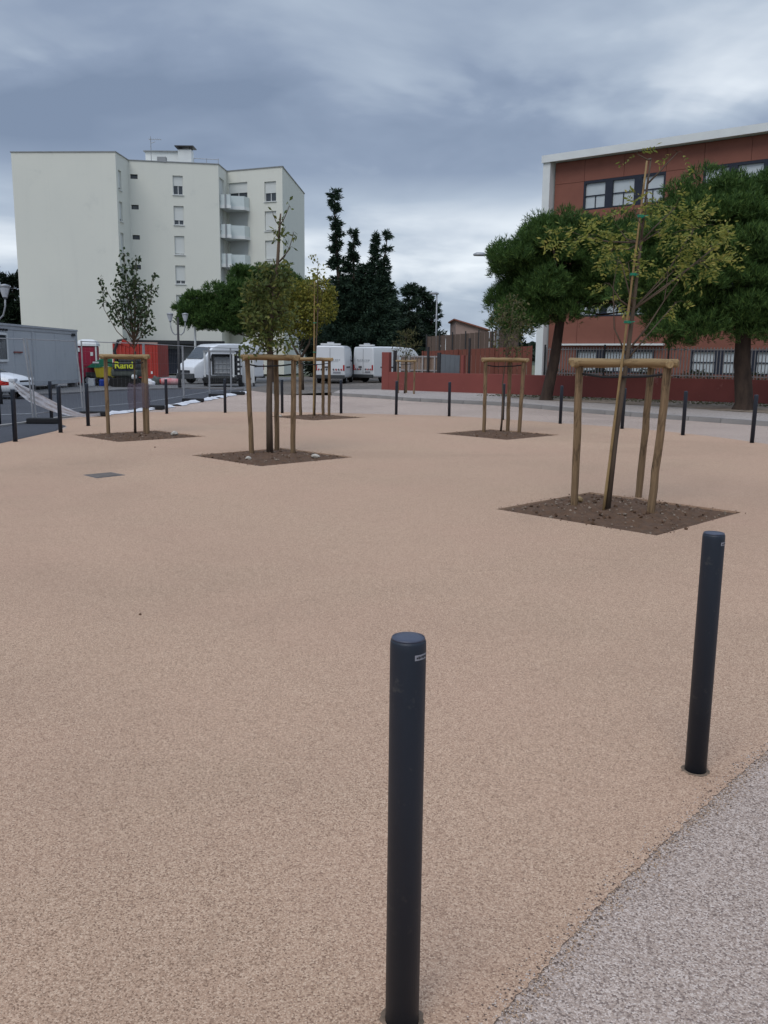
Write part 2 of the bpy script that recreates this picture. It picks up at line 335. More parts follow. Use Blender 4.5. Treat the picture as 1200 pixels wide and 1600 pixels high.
def leaf_mesh(name, c, d, ln, wd, mat, parent, kind='stuff', nrm=None, fold=0):
    """c base points, d unit directions, ln/wd sizes: one rhombus per leaf (numpy)"""
    N = len(c); d = d / np.maximum(np.linalg.norm(d, axis=1, keepdims=True), 1e-6)
    r = rng.normal(size=(N, 3)) if nrm is None else nrm + rng.normal(size=(N, 3)) * .35
    s = np.cross(d, r); s /= np.maximum(np.linalg.norm(s, axis=1, keepdims=True), 1e-6)
    ln = np.broadcast_to(np.asarray(ln, float), N)[:, None]; wd = np.broadcast_to(np.asarray(wd, float), N)[:, None]
    V = np.empty((N, 4, 3)); V[:, 0] = c; V[:, 1] = c + d * ln * .5 + s * wd * .5; V[:, 2] = c + d * ln; V[:, 3] = c + d * ln * .5 - s * wd * .5
    me = bpy.data.meshes.new(name); me.vertices.add(N * 4); me.vertices.foreach_set('co', V.ravel())
    me.loops.add(N * 4); me.loops.foreach_set('vertex_index', np.arange(N * 4, dtype=np.int32))
    me.polygons.add(N); me.polygons.foreach_set('loop_start', np.arange(N, dtype=np.int32) * 4)
    me.polygons.foreach_set('loop_total', np.full(N, 4, dtype=np.int32))
    me.materials.append(mat); me.update(calc_edges=True); me.validate()
    return mobj(name, me, parent, kind=kind)
def unit(n):
    v = rng.normal(size=(n, 3)); return v / np.linalg.norm(v, axis=1, keepdims=True)
def catmull(pts, closed=False, per=8):
    out = []; n = len(pts); P = lambda i: pts[i % n] if closed else pts[max(0, min(n - 1, i))]
    for i in range(n if closed else n - 1):
        a, b, c, d = (np.array(P(i + k), float) for k in (-1, 0, 1, 2))
        for t in np.linspace(0, 1, per, endpoint=False):
            out.append(tuple(.5 * ((2 * b) + (c - a) * t + (2 * a - 5 * b + 4 * c - d) * t * t + (3 * b - a - 3 * c + d) * t ** 3)))
    if not closed: out.append(tuple(pts[-1]))
    return out
def sheet(name, outer, z, mat, holes=(), kind='structure', rim=0):
    bm = bmesh.new(); es = []
    for loop in [outer, *holes]:
        vs = [bm.verts.new((p[0], p[1], z)) for p in loop]
        for i in range(len(vs)): es.append(bm.edges.new((vs[i], vs[(i + 1) % len(vs)])))
    bmesh.ops.triangle_fill(bm, use_beauty=True, edges=es)
    for f in bm.faces:
        f.normal_update()
        if f.normal.z < 0: f.normal_flip()
    if rim:
        for loop in holes:
            n = len(loop); vs = [bm.verts.new((p[0], p[1], z)) for p in loop]; ws = [bm.verts.new((p[0], p[1], z - rim)) for p in loop]
            for i in range(n): bm.faces.new((vs[i], vs[(i + 1) % n], ws[(i + 1) % n], ws[i]))
    me = bpy.data.meshes.new(name); bm.to_mesh(me); bm.free(); me.materials.append(M[mat])
    o = mobj(name, me); o['kind'] = kind; return o
def text_mesh(s, size, depth=.004):
    cu = bpy.data.curves.new('txt', 'FONT'); cu.body = s; cu.size = size; cu.extrude = depth; cu.align_x = 'CENTER'; cu.align_y = 'CENTER'; cu.offset = size * .02
    o = bpy.data.objects.new('txt', cu); col.objects.link(o); dg = bpy.context.evaluated_depsgraph_get()
    me = bpy.data.meshes.new_from_object(o.evaluated_get(dg)); bpy.data.objects.remove(o); return me
def put_text(name, s, size, mat, parent, loc, rot):
    me = text_mesh(s, size); me.materials.clear(); me.materials.append(M[mat]); o = mobj(name, me, parent, loc=loc); o.rotation_euler = rot; return o

# ================================================================== GROUND
gd = MB(); gd.add([(-900, -300, -.16), (900, -300, -.16), (900, 1500, -.16), (-900, 1500, -.16)], [(0, 1, 2, 3)])
gd.build('ground', 'terrain', kind='structure')
def wob(pts, amp, step=.25):
    out = []
    for i in range(len(pts)):
        a = np.array(pts[i]); b = np.array(pts[(i + 1) % len(pts)]); k = max(1, int(np.linalg.norm(b - a) / step))
        for j in range(k):
            p = a + (b - a) * j / k; out.append(tuple(p + rng.normal(size=2) * amp))
    return out
def shrink(pts, d):
    n = len(pts); out = []
    for i in range(n):
        a, b = Vector(pts[i - 1][:2]), Vector(pts[(i + 1) % n][:2]); t = (b - a).normalized(); out.append((pts[i][0] + t.y * d, pts[i][1] - t.x * d))
    return out
PIT_HALF = 1.375
PITS = {'A': (2.63, 9.56), 'B': (-1.90, 14.60), 'C': (-5.16, 18.15), 'D': (-1.93, 24.60), 'E': (2.56, 19.52)}
def pit_loop(k, g=0):
    x, y = PITS[k]; h = PIT_HALF + g; return [(x - h, y + .02), (x, y - h), (x + h, y), (x + .0, y + h)]
plaza_ctrl = [(-7.22, 8), (-7.22, 16.2), (-7.24, 19.1), (-7.45, 20.3), (-8.2, 21.7), (-8.3, 23.3), (-7.55, 25.2), (-6.6, 26.1), (-4.9, 26.6), (-3.1, 26.7), (-1.34, 26.5), (.33, 26.1), (1.9, 25.67), (3.4, 24.55), (4.7, 23.26),
              (6.0, 21.92), (7.03, 20.34), (7.9, 17.8), (8.35, 14.5), (7.5, 11), (5.6, 7.8), (3.4, 5.3), (1.66, 3.5), (1.24, 3.05), (.71, 2.46), (.36, 2.02), (-.6, .9), (-2.5, -.6), (-7.22, -1.2)]
plaza_edge = wob(catmull(plaza_ctrl, True, 10), .0035, .012)
PLZ = sheet('plaza', plaza_edge, 0.0, 'plaza', [pit_loop(k) for k in PITS], rim=.09)
conc_out = [(-7.3, -6), (26, -6), (26, 15), (16.2, 16.6), (12.6, 20), (10.15, 22.95), (8.6, 24.9), (7.7, 26.1), (6.2, 28.35), (4.4, 31.7), (2.6, 33.2), (.96, 34.6), (-.05, 36.4), (-2.34, 38.95), (-4.8, 39.3), (-6.6, 43.5), (-8.9, 43.5), (-8.9, 19.2), (-7.3, 15)]
sheet('concrete_path', conc_out, -.004, 'conc', [shrink(catmull(plaza_ctrl, True, 10), .05)])
# the asphalt street on the left, its inner edge is the line of the concrete edging
edging = catmull([(-12.2, 6), (-10.6, 13), (-9.2, 18.6), (-8.72, 21.3), (-8.55, 23.3), (-7.75, 25.6), (-7.3, 28), (-7.15, 32), (-6.85, 37), (-6.6, 41), (-6.75, 43.6)], False, 6)
outer_road = [(-7.1, 44.2), (-9.9, 44.9), (-12.4, 42.3), (-13.7, 37.4), (-15.2, 34.4), (-18, 30), (-22, 26), (-40, 22), (-40, 6)]
sheet('road', edging + outer_road, .001, 'asphalt')
sheet('asphalt_wedge', [(-7.23, 2), (-7.23, 16.2), (-7.26, 19.1), (-7.5, 20.4), (-8.2, 21.6), (-8.6, 21.5), (-9.2, 18.6), (-10.6, 13), (-12.2, 6)], .0025, 'asphalt')
sheet('service_yard', [(-60, 22), (-40, 22), (-22, 26), (-18, 30), (-15.2, 34.4), (-13.7, 37.4), (-12.4, 42.3), (-9.9, 44.9), (-7.1, 44.2), (-7.1, 76), (-60, 76)], -.012, 'old_asphalt')
sheet('parking_yard', [(-7.2, 43.4), (-4.7, 39.4), (-2, 43.6), (-.3, 44.2), (-.2, 50), (12, 80), (-7.2, 80)], -.008, 'dusty')
def kerb_run(name, pts, w, h, z0, mat, step=1.0, gap=.012, lower=None):
    """kerb stones laid end to end along a line, each its own part"""
    P = [np.array(p[:2]) for p in pts]; cum = [0]
    for a, b in zip(P, P[1:]): cum.append(cum[-1] + np.linalg.norm(b - a))
    L = cum[-1]; n = int(L / step)
    def at(s):
        i = min(max(np.searchsorted(cum, s) - 1, 0), len(P) - 2); t = (s - cum[i]) / (cum[i + 1] - cum[i]); return P[i] + (P[i + 1] - P[i]) * t
    mb = MB(); mb.box((0, 0, h / 2), (step - gap, w, h)); me = mb.mesh('kerb_stone', M[mat])
    root = mobj(name, MB().box((0, 0, -.05), (.05, .05, .02)).mesh(name, M[mat]), loc=(*P[0], z0)); root['kind'] = 'structure'
    for i in range(n):
        a, b = at(i * L / n), at((i + 1) * L / n); c = (a + b) / 2 - P[0]; ang = math.atan2(*(b - a)[::-1])
        dz = lower(i / n) if lower else 0
        o = mobj('kerb_stone', me, root, loc=(c[0], c[1], dz + random.uniform(-.004, .004))); o.rotation_euler = (0, 0, ang + random.uniform(-.006, .006)); o.scale = (np.linalg.norm(b - a) / step, 1, 1)
    return root
far_kerb = catmull([(-2.34, 39.0), (-.05, 36.5), (.96, 34.8), (2.6, 33.4), (4.4, 31.8), (6.2, 28.5), (7.7, 26.25), (8.6, 25.0), (10.15, 23.05), (12.6, 20.1), (16.2, 16.7)], False, 6)
kerb_run('kerb', far_kerb, .18, .22, -.09, 'kerb', 1.0, .014)
kerb_run('kerb', [(-7.2, 44.25), (-9.9, 45.0), (-12.45, 42.4), (-13.75, 37.5), (-15.25, 34.5), (-18.1, 30.1), (-22, 26.1)], .16, .16, -.09, 'kerb_dark', 1.0)
kerb_run('kerb', edging[10:52], .14, .13, -.09, 'kerb', 1.0)
PAVE = .12
sheet('pavement', far_kerb + [(30, 16.7), (30, 20.5), (14.5, 33.0), (6.8, 38.9), (-.2, 44.2), (-2.2, 43.6)], PAVE - .005, 'pave')
sheet('bare_earth_strip', wob([(4.8, 37.8), (5.4, 35.2), (7.4, 32.6), (9.6, 30.2), (11.2, 27.3), (14.5, 24.2), (24, 16.9), (27, 20), (20, 27.2), (14.4, 32.6), (6.6, 38.6)], .12, .5), PAVE + .002, 'dirt')
sheet('school_ground', [(-.2, 44.4), (6.8, 39.1), (14.5, 33.2), (30, 20.7), (60, 20), (60, 80), (9, 80), (-.1, 50)], .06, 'terrain')
# hills along the horizon
hv = []; hf = []; nx, ny = 150, 6
for j in range(ny):
    for i in range(nx):
        a = R(-75 + 150 * i / (nx - 1)); rr = 300 + 70 * j; t = j / (ny - 1)
        h = (9 + 6 * math.sin(i * .21) + 4 * math.sin(i * .53 + 1) + 3.5 * math.exp(-((i - 80) / 9) ** 2)) * math.sin(min(1, t * 1.4) * math.pi / 2)
        hv.append((rr * math.sin(a), rr * math.cos(a), -1 + max(0, h) + rng.normal() * (1.2 if j else 0)))
for j in range(ny - 1):
    for i in range(nx - 1): hf.append((j * nx + i, j * nx + i + 1, (j + 1) * nx + i + 1, (j + 1) * nx + i))
MB().add(hv, hf).build('hill', 'hill', smooth=True, kind='structure')
# a belt of distant wood on the ridge
N = 26000; aa = rng.uniform(R(-40), R(40), N); ii = (np.degrees(aa) + 75) / 150 * (nx - 1); rr = rng.uniform(330, 440, N); tt = np.minimum(1, (rr - 300) / 350 * 1.4)
hh = (9 + 6 * np.sin(ii * .21) + 4 * np.sin(ii * .53 + 1) + 3.5 * np.exp(-((ii - 80) / 9) ** 2)) * np.sin(tt * np.pi / 2)
clump = np.sin(aa * 260) * np.sin(rr * .31) > -.2
pw = np.stack([rr * np.sin(aa), rr * np.cos(aa), -1 + np.maximum(0, hh) + rng.uniform(-.5, 2.2, N)], 1)[clump]
tag(leaf_mesh('distant_wood', pw, unit(len(pw)) + np.array([0, 0, .6]), 3.0, 2.2, M['cypress'], None), 'dark distant woodland covering the low hills on the horizon', 'woodland')

# stray grains where the two surfaces meet, close to the viewer
near = [p for p in plaza_edge if -.4 < p[0] < 3.2 and .9 < p[1] < 5.4]
M['grain_dark'] = pm('dark grain', (.12, .085, .07), rough=.8); M['grain_pale'] = pm('pale grain', (.55, .46, .40), rough=.8); M['grain_tan'] = pm('tan grain', (.42, .285, .19), rough=.8)
for nm, mt, sg, cnt in (('stray_tan_grains', 'grain_tan', 1, 2600), ('stray_pale_grains', 'grain_pale', 0, 1500), ('stray_dark_grains', 'grain_dark', 0, 1500)):
    gm = MB()
    for _ in range(cnt):
        p = random.choice(near); d = abs(random.gauss(0, .030)) if sg else random.gauss(0, .028); s0 = random.uniform(.0022, .0048)
        c = Vector((p[0] + d * .74 + random.gauss(0, .008), p[1] - d * .67 + random.gauss(0, .008), -.003 + s0 * .3 if d > 0 else .001))
        a = random.uniform(0, 3); q = Matrix.Rotation(a, 3, 'Z')
        gm.add([q @ Vector(k) * s0 + c for k in ((1, 0, 0), (0, .8, 0), (-.9, 0, 0), (0, -.8, 0), (0, 0, .6))], [(0, 1, 4), (1, 2, 4), (2, 3, 4), (3, 0, 4)])
    gm.build(nm, mt, PLZ, kind='stuff')

# soil in the planting squares
for k, (x, y) in PITS.items():
    n = 26; vs = []; fs = []
    for j in range(n + 1):
        for i in range(n + 1):
            u, v = i / n * 2 - 1, j / n * 2 - 1; e = max(abs(u), abs(v))
            z = -.022 + .045 * (1 - e ** 2) + (rng.normal() * .011 if e < .99 else 0)
            vs.append(((u - v) / 2 * (PIT_HALF + .004) + x, (u + v) / 2 * (PIT_HALF + .004) + y, z))
    for j in range(n):
        for i in range(n): a = j * (n + 1) + i; fs.append((a, a + 1, a + n + 2, a + n + 1))
    bed = MB().add(vs, fs).build('planting_bed', 'soil', smooth=False, kind='structure')
    pb = MB()
    npb = {'A': 190, 'B': 90, 'E': 50}.get(k, 50)
    for q in range(npb):
        u, v = random.uniform(-.96, .96), random.uniform(-.96, .96); e = max(abs(u), abs(v)); s = random.choice((.008, .011, .014, .02)) * random.uniform(.7, 1.3)
        c = Vector(((u - v) / 2 * PIT_HALF + x, (u + v) / 2 * PIT_HALF + y, -.015 + .045 * (1 - e * e)))
        pts = [Vector(p) * s for p in ((1, 0, 0), (-.9, .1, 0), (0, 1, 0), (.1, -.8, 0), (0, 0, .8), (0, .1, -.6))]; rm = Matrix.Rotation(random.uniform(0, 6), 3, (random.random(), random.random(), 1))
        pb.add([rm @ p + c for p in pts], [(0, 2, 4), (2, 1, 4), (1, 3, 4), (3, 0, 4), (2, 0, 5), (1, 2, 5), (3, 1, 5), (0, 3, 5)])
    pb.build('pebbles', 'pebble', bed, kind='stuff')
    cl_ = MB()
    for q in range(npb // 2):
        u, v = random.uniform(-.99, .99), random.uniform(-.99, .99); e = max(abs(u), abs(v)); s = random.uniform(.012, .035)
        c = Vector(((u - v) / 2 * PIT_HALF + x, (u + v) / 2 * PIT_HALF + y, -.015 + .045 * (1 - e * e)))
        pts = [Vector(p) * s for p in ((1, 0, 0), (-.9, .1, 0), (0, 1, 0), (.1, -.8, 0), (0, 0, .7), (0, .1, -.6))]; rm = Matrix.Rotation(random.uniform(0, 6), 3, (random.random(), random.random(), 1))
        cl_.add([rm @ p + c for p in pts], [(0, 2, 4), (2, 1, 4), (1, 3, 4), (3, 0, 4), (2, 0, 5), (1, 2, 5), (3, 1, 5), (0, 3, 5)])
    L4 = pit_loop(k)
    for q in range(70):
        e = random.randrange(4); a = Vector((*L4[e], 0)); b = Vector((*L4[(e + 1) % 4], 0)); d = (b - a).normalized(); o = abs(random.gauss(0, .035)) + .004; s = random.uniform(.004, .011)
        c = a.lerp(b, random.random()) + Vector((d.y, -d.x, 0)) * o + Vector((0, 0, s * .4))
        pts = [Vector(p) * s for p in ((1, 0, 0), (-.9, .1, 0), (0, 1, 0), (.1, -.8, 0), (0, 0, .7), (0, .1, -.6))]; rm = Matrix.Rotation(random.uniform(0, 6), 3, (random.random(), random.random(), 1))
        cl_.add([rm @ p + c for p in pts], [(0, 2, 4), (2, 1, 4), (1, 3, 4), (3, 0, 4), (2, 0, 5), (1, 2, 5), (3, 1, 5), (0, 3, 5)])
    cl_.build('clods', 'soil', bed, kind='stuff')

# ================================================================== APARTMENT BLOCK
AP = [(-33.46, 81.2), (-24.03, 80.63), (-23.85, 83.88), (-15.82, 85.2), (-15.6, 88.28), (-9.93, 85.86), (-9.11, 99.49), (-33.46, 99.5)]
HT = 19.3
apt = thing('apartment_block', 'cream rendered apartment block with a blank end wall and stacked balconies', 'building', (-22, 88, 0))
FL = [16.45 - 2.69 * i for i in range(6)]
wins = {1: [(.5, 1.3, z - .2, z + 1.5) for z in FL[:5]], 2: [], 3: [], 4: [], 5: [], 0: [], 6: [], 7: []}
small = [(.15, .80, z + 1.25, z + 1.66) for z in FL[:5]]; tall = [(3.95, 4.86, z, z + 1.70) for z in FL[:5]]
wins[2] = small + tall + [(2.4, 4.3, .02, 2.35)]
wins[3] = [(.3, 2.0, z - .25, z + 1.8) for z in FL[:5]]
wins[4] = [(4.2, 5.47, z - .2, z + 1.62) for z in FL[:5]] + [(.15, 2.3, z - .9, z + 1.75) for z in FL[:5]]
wl = MB()
for i in range(8):
    wl.hole_wall(AP[i], AP[(i + 1) % 8], 0, HT, wins[i], .28)
wl.add([(x, y, HT - .25) for x, y in AP], [tuple(range(8))])
wl.build('wall', 'white_wall', apt, True)
cp = MB()
for i in range(8):
    f, ang, L = frame3(AP[i], AP[(i + 1) % 8]); cp.box(f(L / 2, -.08, HT + .035), (L + .1, .30, .07 + .002 * i), ang)
cp.build('coping', 'roofmetal', apt, True)
def window(P, Q, h, kind, parent, sh=.6):
    f, ang, L = frame3(P, Q); a, b, z0, z1 = h; w = b - a; m = (a + b) / 2; hh = z1 - z0
    fr = MB()
    for u in (a + .03, b - .03): fr.box(f(u, -.20, (z0 + z1) / 2), (.06, .06, hh - .02), ang)
    for z in (z0 + .035, z1 - .035): fr.box(f(m, -.20, z), (w - .125, .06, .06), ang)
    if w > .8: fr.box(f(m, -.205, (z0 + z1) / 2), (.06, .05, hh - .14), ang)
    o = fr.build('window', 'pvc' if kind != 'small' else 'dark_trim', parent, True)
    MB().box(f(m, -.235, (z0 + z1) / 2), (w - .02, .02, hh - .02), ang).build('pane', 'glass', o, True)
    if kind != 'small':
        s = hh * sh; MB().box(f(m, -.155, z1 - .01 - s / 2), (w - .03, .03, s), ang).build('shutter', 'shutter', o, True)
        MB().box(f(m, .03, z0 - .03), (w + .12, .14, .055), ang).build('sill', 'white_trim', o, True)
    return o
for h in wins[1]: window(AP[1], AP[2], h, 'n', apt, .85)
for h in small: window(AP[2], AP[3], h, 'small', apt)
for i, h in enumerate(tall): window(AP[2], AP[3], h, 'n', apt, (.52, .74, .93, .80, .9)[i])
for i, h in enumerate(wins[3]): window(AP[3], AP[4], h, 'n', apt, .7)
for i, h in enumerate(wins[4][:5]): window(AP[4], AP[5], h, 'n', apt, (.56, .93, .93, .8, .9)[i])
for i, h in enumerate(wins[4][5:]): window(AP[4], AP[5], h, 'n', apt, (.35, .97, .97, .97, .9)[i])
f2, a2, L2 = frame3(AP[2], AP[3])
MB().box(f2(3.35, -.2, 1.18), (1.9, .05, 2.33), a2).build('entrance_door', 'navy', apt, True)
MB().box(f2(4.1, .5, 2.95), (8.6, 1.2, .32), a2).build('entrance_canopy', 'dark_trim', apt, True)
pl = MB()
pl.hole_wall(f2(0.02, .06, 0)[:2], f2(8.1, .06, 0)[:2], 0, 2.78, [(2.38, 4.3, .02, 2.35)], .05)
pl.build('plinth', 'grey_soffit', apt, True)
# balconies in the inner corner: slab, parapet glass, fin
for i in range(5):
    zb = FL[i] - .98
    f3, a3, L3 = frame3(AP[3], AP[4]); f4, a4, L4 = frame3(AP[4], AP[5])
    c0 = f3(.35, 0, 0); c1 = f3(.35, 1.05, 0); c2 = f4(1.2, 1.75, 0); c3 = f4(2.55, .95, 0); c4 = f4(2.55, 0, 0); c5 = f4(0, 0, 0)
    poly = [(p.x, p.y) for p in (c0, c1, c2, c3, c4, c5)]
    b = MB().prism(poly, zb, zb + .30).build('balcony', 'white_trim', apt, True)
    g = MB()
    for p, q in ((c1, c2), (c2, c3), (c0, c1), (c3, c4)):
        ff, an, LL = frame3(p, q); g.box(ff(LL / 2, -.05, zb + .30 + .47), (LL - .04, .05, .94), an)
    g.build('parapet', 'glass_panel', b, True)
    ff, an, LL = frame3(c0, c1); MB().box(ff(LL / 2, .06, zb + .6), (.12, .1, 1.3), an).build('drainpipe', 'roofmetal', b, True)
ch = MB(); ch.box((-19, 86, 20.0), (1.25, 1.0, 1.3)); MB.box(ch, (-19, 86, 19.2), (1.3, 1.05, .6)); cho = ch.build('chimney', 'white_trim', apt, True)
cc = MB(); cc.box((-19, 86, 20.92), (1.75, 1.5, .09))
for sx_ in (-.5, .5):
    for sy_ in (-.4, .4): cc.box((-19 + sx_, 86 + sy_, 20.76), (.1, .1, .24))
cc.build('chimney_cap', 'dark_metal', cho, True)
MB().box((-21.2, 87.0, 19.9), (3.2, 2.0, 1.3)).build('roof_lift_housing', 'white_trim', apt, True)
MB().box((-21.2, 87.0, 20.58), (3.5, 2.3, .09)).build('roof_slab', 'roofmetal', apt, True)
MB().box((-20.9, 84.6, 19.5), (.8, .5, .5)).build('roof_vent', 'roofmetal', apt, True)
rl = MB(); rl.tube([(-18.2, 85.6, 19.9), (-15.9, 86, 19.9)], .03, 5)
for x in (-18.2, -17, -15.9): rl.tube([(x, 85.7, 19.2), (x, 85.7, 19.92)], .025, 5)
rl.build('roof_rail', 'galv', apt, True)
an_ = thing('roof_antenna', 'thin television antenna mast on the cream apartment roof', 'antenna', (-22, 85.0, 19.05))
MB().tube([(0, 0, 0), (0, 0, 2.6)], .035, 6).build('mast', 'galv', an_)
q = MB(); q.tube([(-.2, 0, 2.35), (1.0, 0, 2.35)], .02, 5)
for k in range(6): q.tube([(-.1 + k * .2, -.3, 2.35), (-.1 + k * .2, .3, 2.35)], .014, 4)
q.tube([(0, 0, 2.0), (.45, 0, 2.15)], .025, 5); q.build('aerial', 'galv', an_)

# ================================================================== SCHOOL
SP = Vector((9.25, 53.58)); SQ = Vector((18.98, 46.02)); sdn = (SQ - SP).normalized(); SE = SP + sdn * 24
school = thing('school_building', 'red panelled school building with navy framed windows and pale roof edge', 'building', (SP.x, SP.y, 0))
fS, aS, LS = frame3(SP, SE)
sw = []
for zi in (10.15, 7.17, 4.18, 1.0):
    for g in (2.5, 9.26, 16.02):
        sw.append((g, g + 4.75, zi, zi + (1.58 if zi > 2 else 1.32)))
bk = MB(); bk.hole_wall(fS(.64, -.05, 0)[:2], fS(24, -.05, 0)[:2], 0, 12.95, [(h[0] - .64, h[1] - .64, h[2], h[3]) for h in sw], .3); bk.build('wall', 'red_joint', school, True)
# facade panels, each its own piece
us = [.66, 2.5, 4.87, 7.25, 9.26, 11.63, 14.01, 16.02, 18.4, 20.77, 24]; zs = [0, 1.0, 2.32, 4.18, 5.76, 7.17, 8.75, 10.15, 11.73, 12.93]
for i in range(len(us) - 1):
    for j in range(len(zs) - 1):
        um, zm = (us[i] + us[i + 1]) / 2, (zs[j] + zs[j + 1]) / 2
        if any(h[0] - .01 < um < h[1] + .01 and h[2] - .01 < zm < h[3] + .01 for h in sw): continue
        if us[i] > 13 and zs[j] < 9: continue
        MB().box(fS(um, -.024, zm), (us[i + 1] - us[i] - .02, .05, zs[j + 1] - zs[j] - .02), aS).build('wall_panel', 'red_panel', school, True)
for a, b, z0, z1 in sw:
    if a > 15: continue
    w = (b - a); fr = MB(); fr.box(fS((a + b) / 2, -.06, z1 - .07), (w, .12, .14), aS); fr.box(fS((a + b) / 2, -.06, z0 + .04), (w, .12, .08), aS)
    for u in (a + .05, b - .05): fr.box(fS(u, -.061, (z0 + z1) / 2), (.1, .12, z1 - z0 - .01), aS)
    for u in (a + 1.525, a + 3.225): fr.box(fS(u, -.062, (z0 + z1) / 2), (.44, .12, z1 - z0 - .01), aS)
    o = fr.build('window', 'navy', school, True)
    for c in ((.1 + 1.305) / 2, (1.745 + 3.005) / 2, (3.445 + 4.65) / 2):
        tz = z0 + (z1 - z0) * .48
        MB().box(fS(a + c, -.13, (z0 + z1) / 2), (1.24, .02, z1 - z0 - .2), aS).build('pane', 'blind', o, True)
        br = MB(); br.box(fS(a + c, -.10, tz), (1.24, .06, .06), aS); br.box(fS(a + c, -.102, (z0 + tz) / 2), (.05, .05, tz - z0 - .1), aS); br.build('transom', 'navy', o, True)
MB().box(fS(12.2, .12, 13.02), (24.3, .8, .07), aS).build('roof_soffit', 'white_trim', school, True)
MB().box(fS(12.2, .56, 13.12), (24.3, .10, .40), aS).build('roof_fascia', 'white_trim', school, True)
MB().box(fS(12.3, -6.0, 13.2), (24.0, 12.9, .1), aS).build('roof', 'roofmetal', school, True)
MB().box(fS(.34, .10, 6.49), (.46, .80, 12.96), aS).build('end_fin', 'white_trim', school, True)
MB().box(fS(.9, -6.3, 6.4), (.5, 11.6, 12.7), aS).build('end_wall', 'white_wall', school, True)
cor = MB(); cor.box(fS(4.6, .12, 2.58), (6.4, .34, .10), aS); cor.build('entrance_ledge', 'white_trim', school, True)

# ================================================================== RED STREET WALL, FENCES, GATE
WP = Vector((-.17, 43.9)); WQ = Vector((14.45, 33.1)); wd = (WQ - WP).normalized(); WE = WP + wd * 26
fW, aW, LW = frame3(WP, WE)
rw = thing('street_wall', 'long low red painted wall along the pavement with a tall end pier', 'wall', (WP.x, WP.y, PAVE))
MB().box(fW(13.2, -.10, PAVE + .43), (25.6, .20, .90), aW).build('wall', 'red_wall', rw, True, bevel=.012)
MB().box(fW(.2, -.101, PAVE + .91), (.44, .24, 1.86), aW).build('end_pier', 'red_wall', rw, True, bevel=.012)
MB().box(fW(4.65, -.101, PAVE + .99), (.14, .16, 1.9 - .44), aW).build('gate_pier', 'red_wall', rw, True, bevel=.01)
# pale bar fence on top of the wall
bf = thing('bar_fence', 'pale vertical bar fence standing on the low red street wall', 'fence', (*fW(9.2, -.1, 0)[:2], PAVE + .88))
zt = PAVE + .885
for z in (zt + .10, zt + 1.12):
    MB().box(fW(15.6, -.10, z), (13.6, .03, .04), aW).build('rail', 'bar_pale', bf, True)
bar = MB().box((0, 0, .60), (.032, .032, 1.2)).mesh('bar', M['bar_pale'])
inv = rootm(bf).inverted()
for i in range(105):
    p = inv @ fW(8.9 + i * .128, -.135, zt + .004); o = mobj('bar', bar, bf, loc=p); o.rotation_euler = (0, 0, aW)
for u in (8.85, 11.6, 14.3, 17.0, 19.7, 22.3): MB().box(fW(u, -.08, zt + .66), (.06, .06, 1.32), aW).build('post', 'dark_metal', bf, True)
# beige slatted garden fence left of the gate
gf = thing('garden_fence', 'beige slatted fence with pale frame behind the red end pier', 'fence', (*fW(.6, -.3, 0)[:2], .9))
slat = MB().box((0, 0, .45), (.17, .03, .86)).mesh('slat', M['beige_board']); inv = rootm(gf).inverted()
for i in range(11): o = mobj('slat', slat, gf, loc=inv @ fW(1.0 + i * .2, -.34, .92)); o.rotation_euler = (0, 0, aW)
for z in (1.10, 1.76): MB().box(fW(2.0, -.30, z), (2.35, .04, .07), aW).build('rail', 'bar_pale', gf, True)
for u in (.75, 1.45, 2.25, 2.95): MB().box(fW(u, -.27, 1.33), (.07, .05, .95), aW).build('frame_post', 'bar_pale', gf, True)
MB().box(fW(2.6, -.22, 1.55), (.09, .09, 1.35), aW).build('tall_post', 'dark_metal', gf, True)
MB().box(fW(.57, -.3, 1.45), (.14, .12, 1.2), aW).build('corner_post', 'dark_metal', gf, True)
gt = thing('steel_gate', 'plain grey steel sheet gate between dark posts above the red wall', 'gate', (*fW(3.3, -.2, 0)[:2], .9))
for i in range(4): MB().box(fW(3.48 + i * .265, -.2, 1.40), (.258, .03, .96 - .03 * i), aW).build('panel', 'gate_grey', gt, True)
MB().box(fW(3.25, -.2, 1.42), (.16, .12, 1.06), aW).build('post', 'dark_metal', gt, True)
MB().box(fW(4.86, -.3, 1.75), (.08, .08, 1.75), aW).build('post', 'dark_metal', gt, True)
# red boarded fence further right, behind the wall
def board_fence(name, label, P, Q, z0, h0, h1, bw, mat, post, gap=.012, pstep=1.6, pover=.1):
    f, a, L = frame3(P, Q); root = thing(name, label, 'fence', (P[0], P[1], z0)); inv = rootm(root).inverted(); n = int(L / bw)
    me = MB().box((0, 0, .5), (bw - gap, .03, 1)).mesh('board', M[mat])
    for i in range(n):
        u = (i + .5) * L / n; h = h0 + (h1 - h0) * u / L; o = mobj('board', me, root, loc=inv @ f(u, random.uniform(-.006, .006), z0)); o.rotation_euler = (0, 0, a); o.scale = (1, 1, h)
    k = int(L / pstep) + 1
    for i in range(k + 1):
        u = L * i / k; h = h0 + (h1 - h0) * u / L; MB().box(f(u, .06, z0 + (h + pover) / 2), (.07, .07, h + pover), a).build('post', post, root, True)
    return root
board_fence('board_fence', 'red brown boarded fence sloping up behind the grey gate', (2.0, 47.2), (7.4, 44.6), .3, 1.75, 2.05, .24, 'red_board', 'red_board', pover=.02, pstep=2.2)
board_fence('screen_fence', 'dark brown boarded screen with pale posts on the terrace behind', (2.6, 56.4), (8.3, 55.2), 1.9, 1.15, 1.65, .30, 'brown_board', 'dark_metal', pstep=.95, pover=.15)
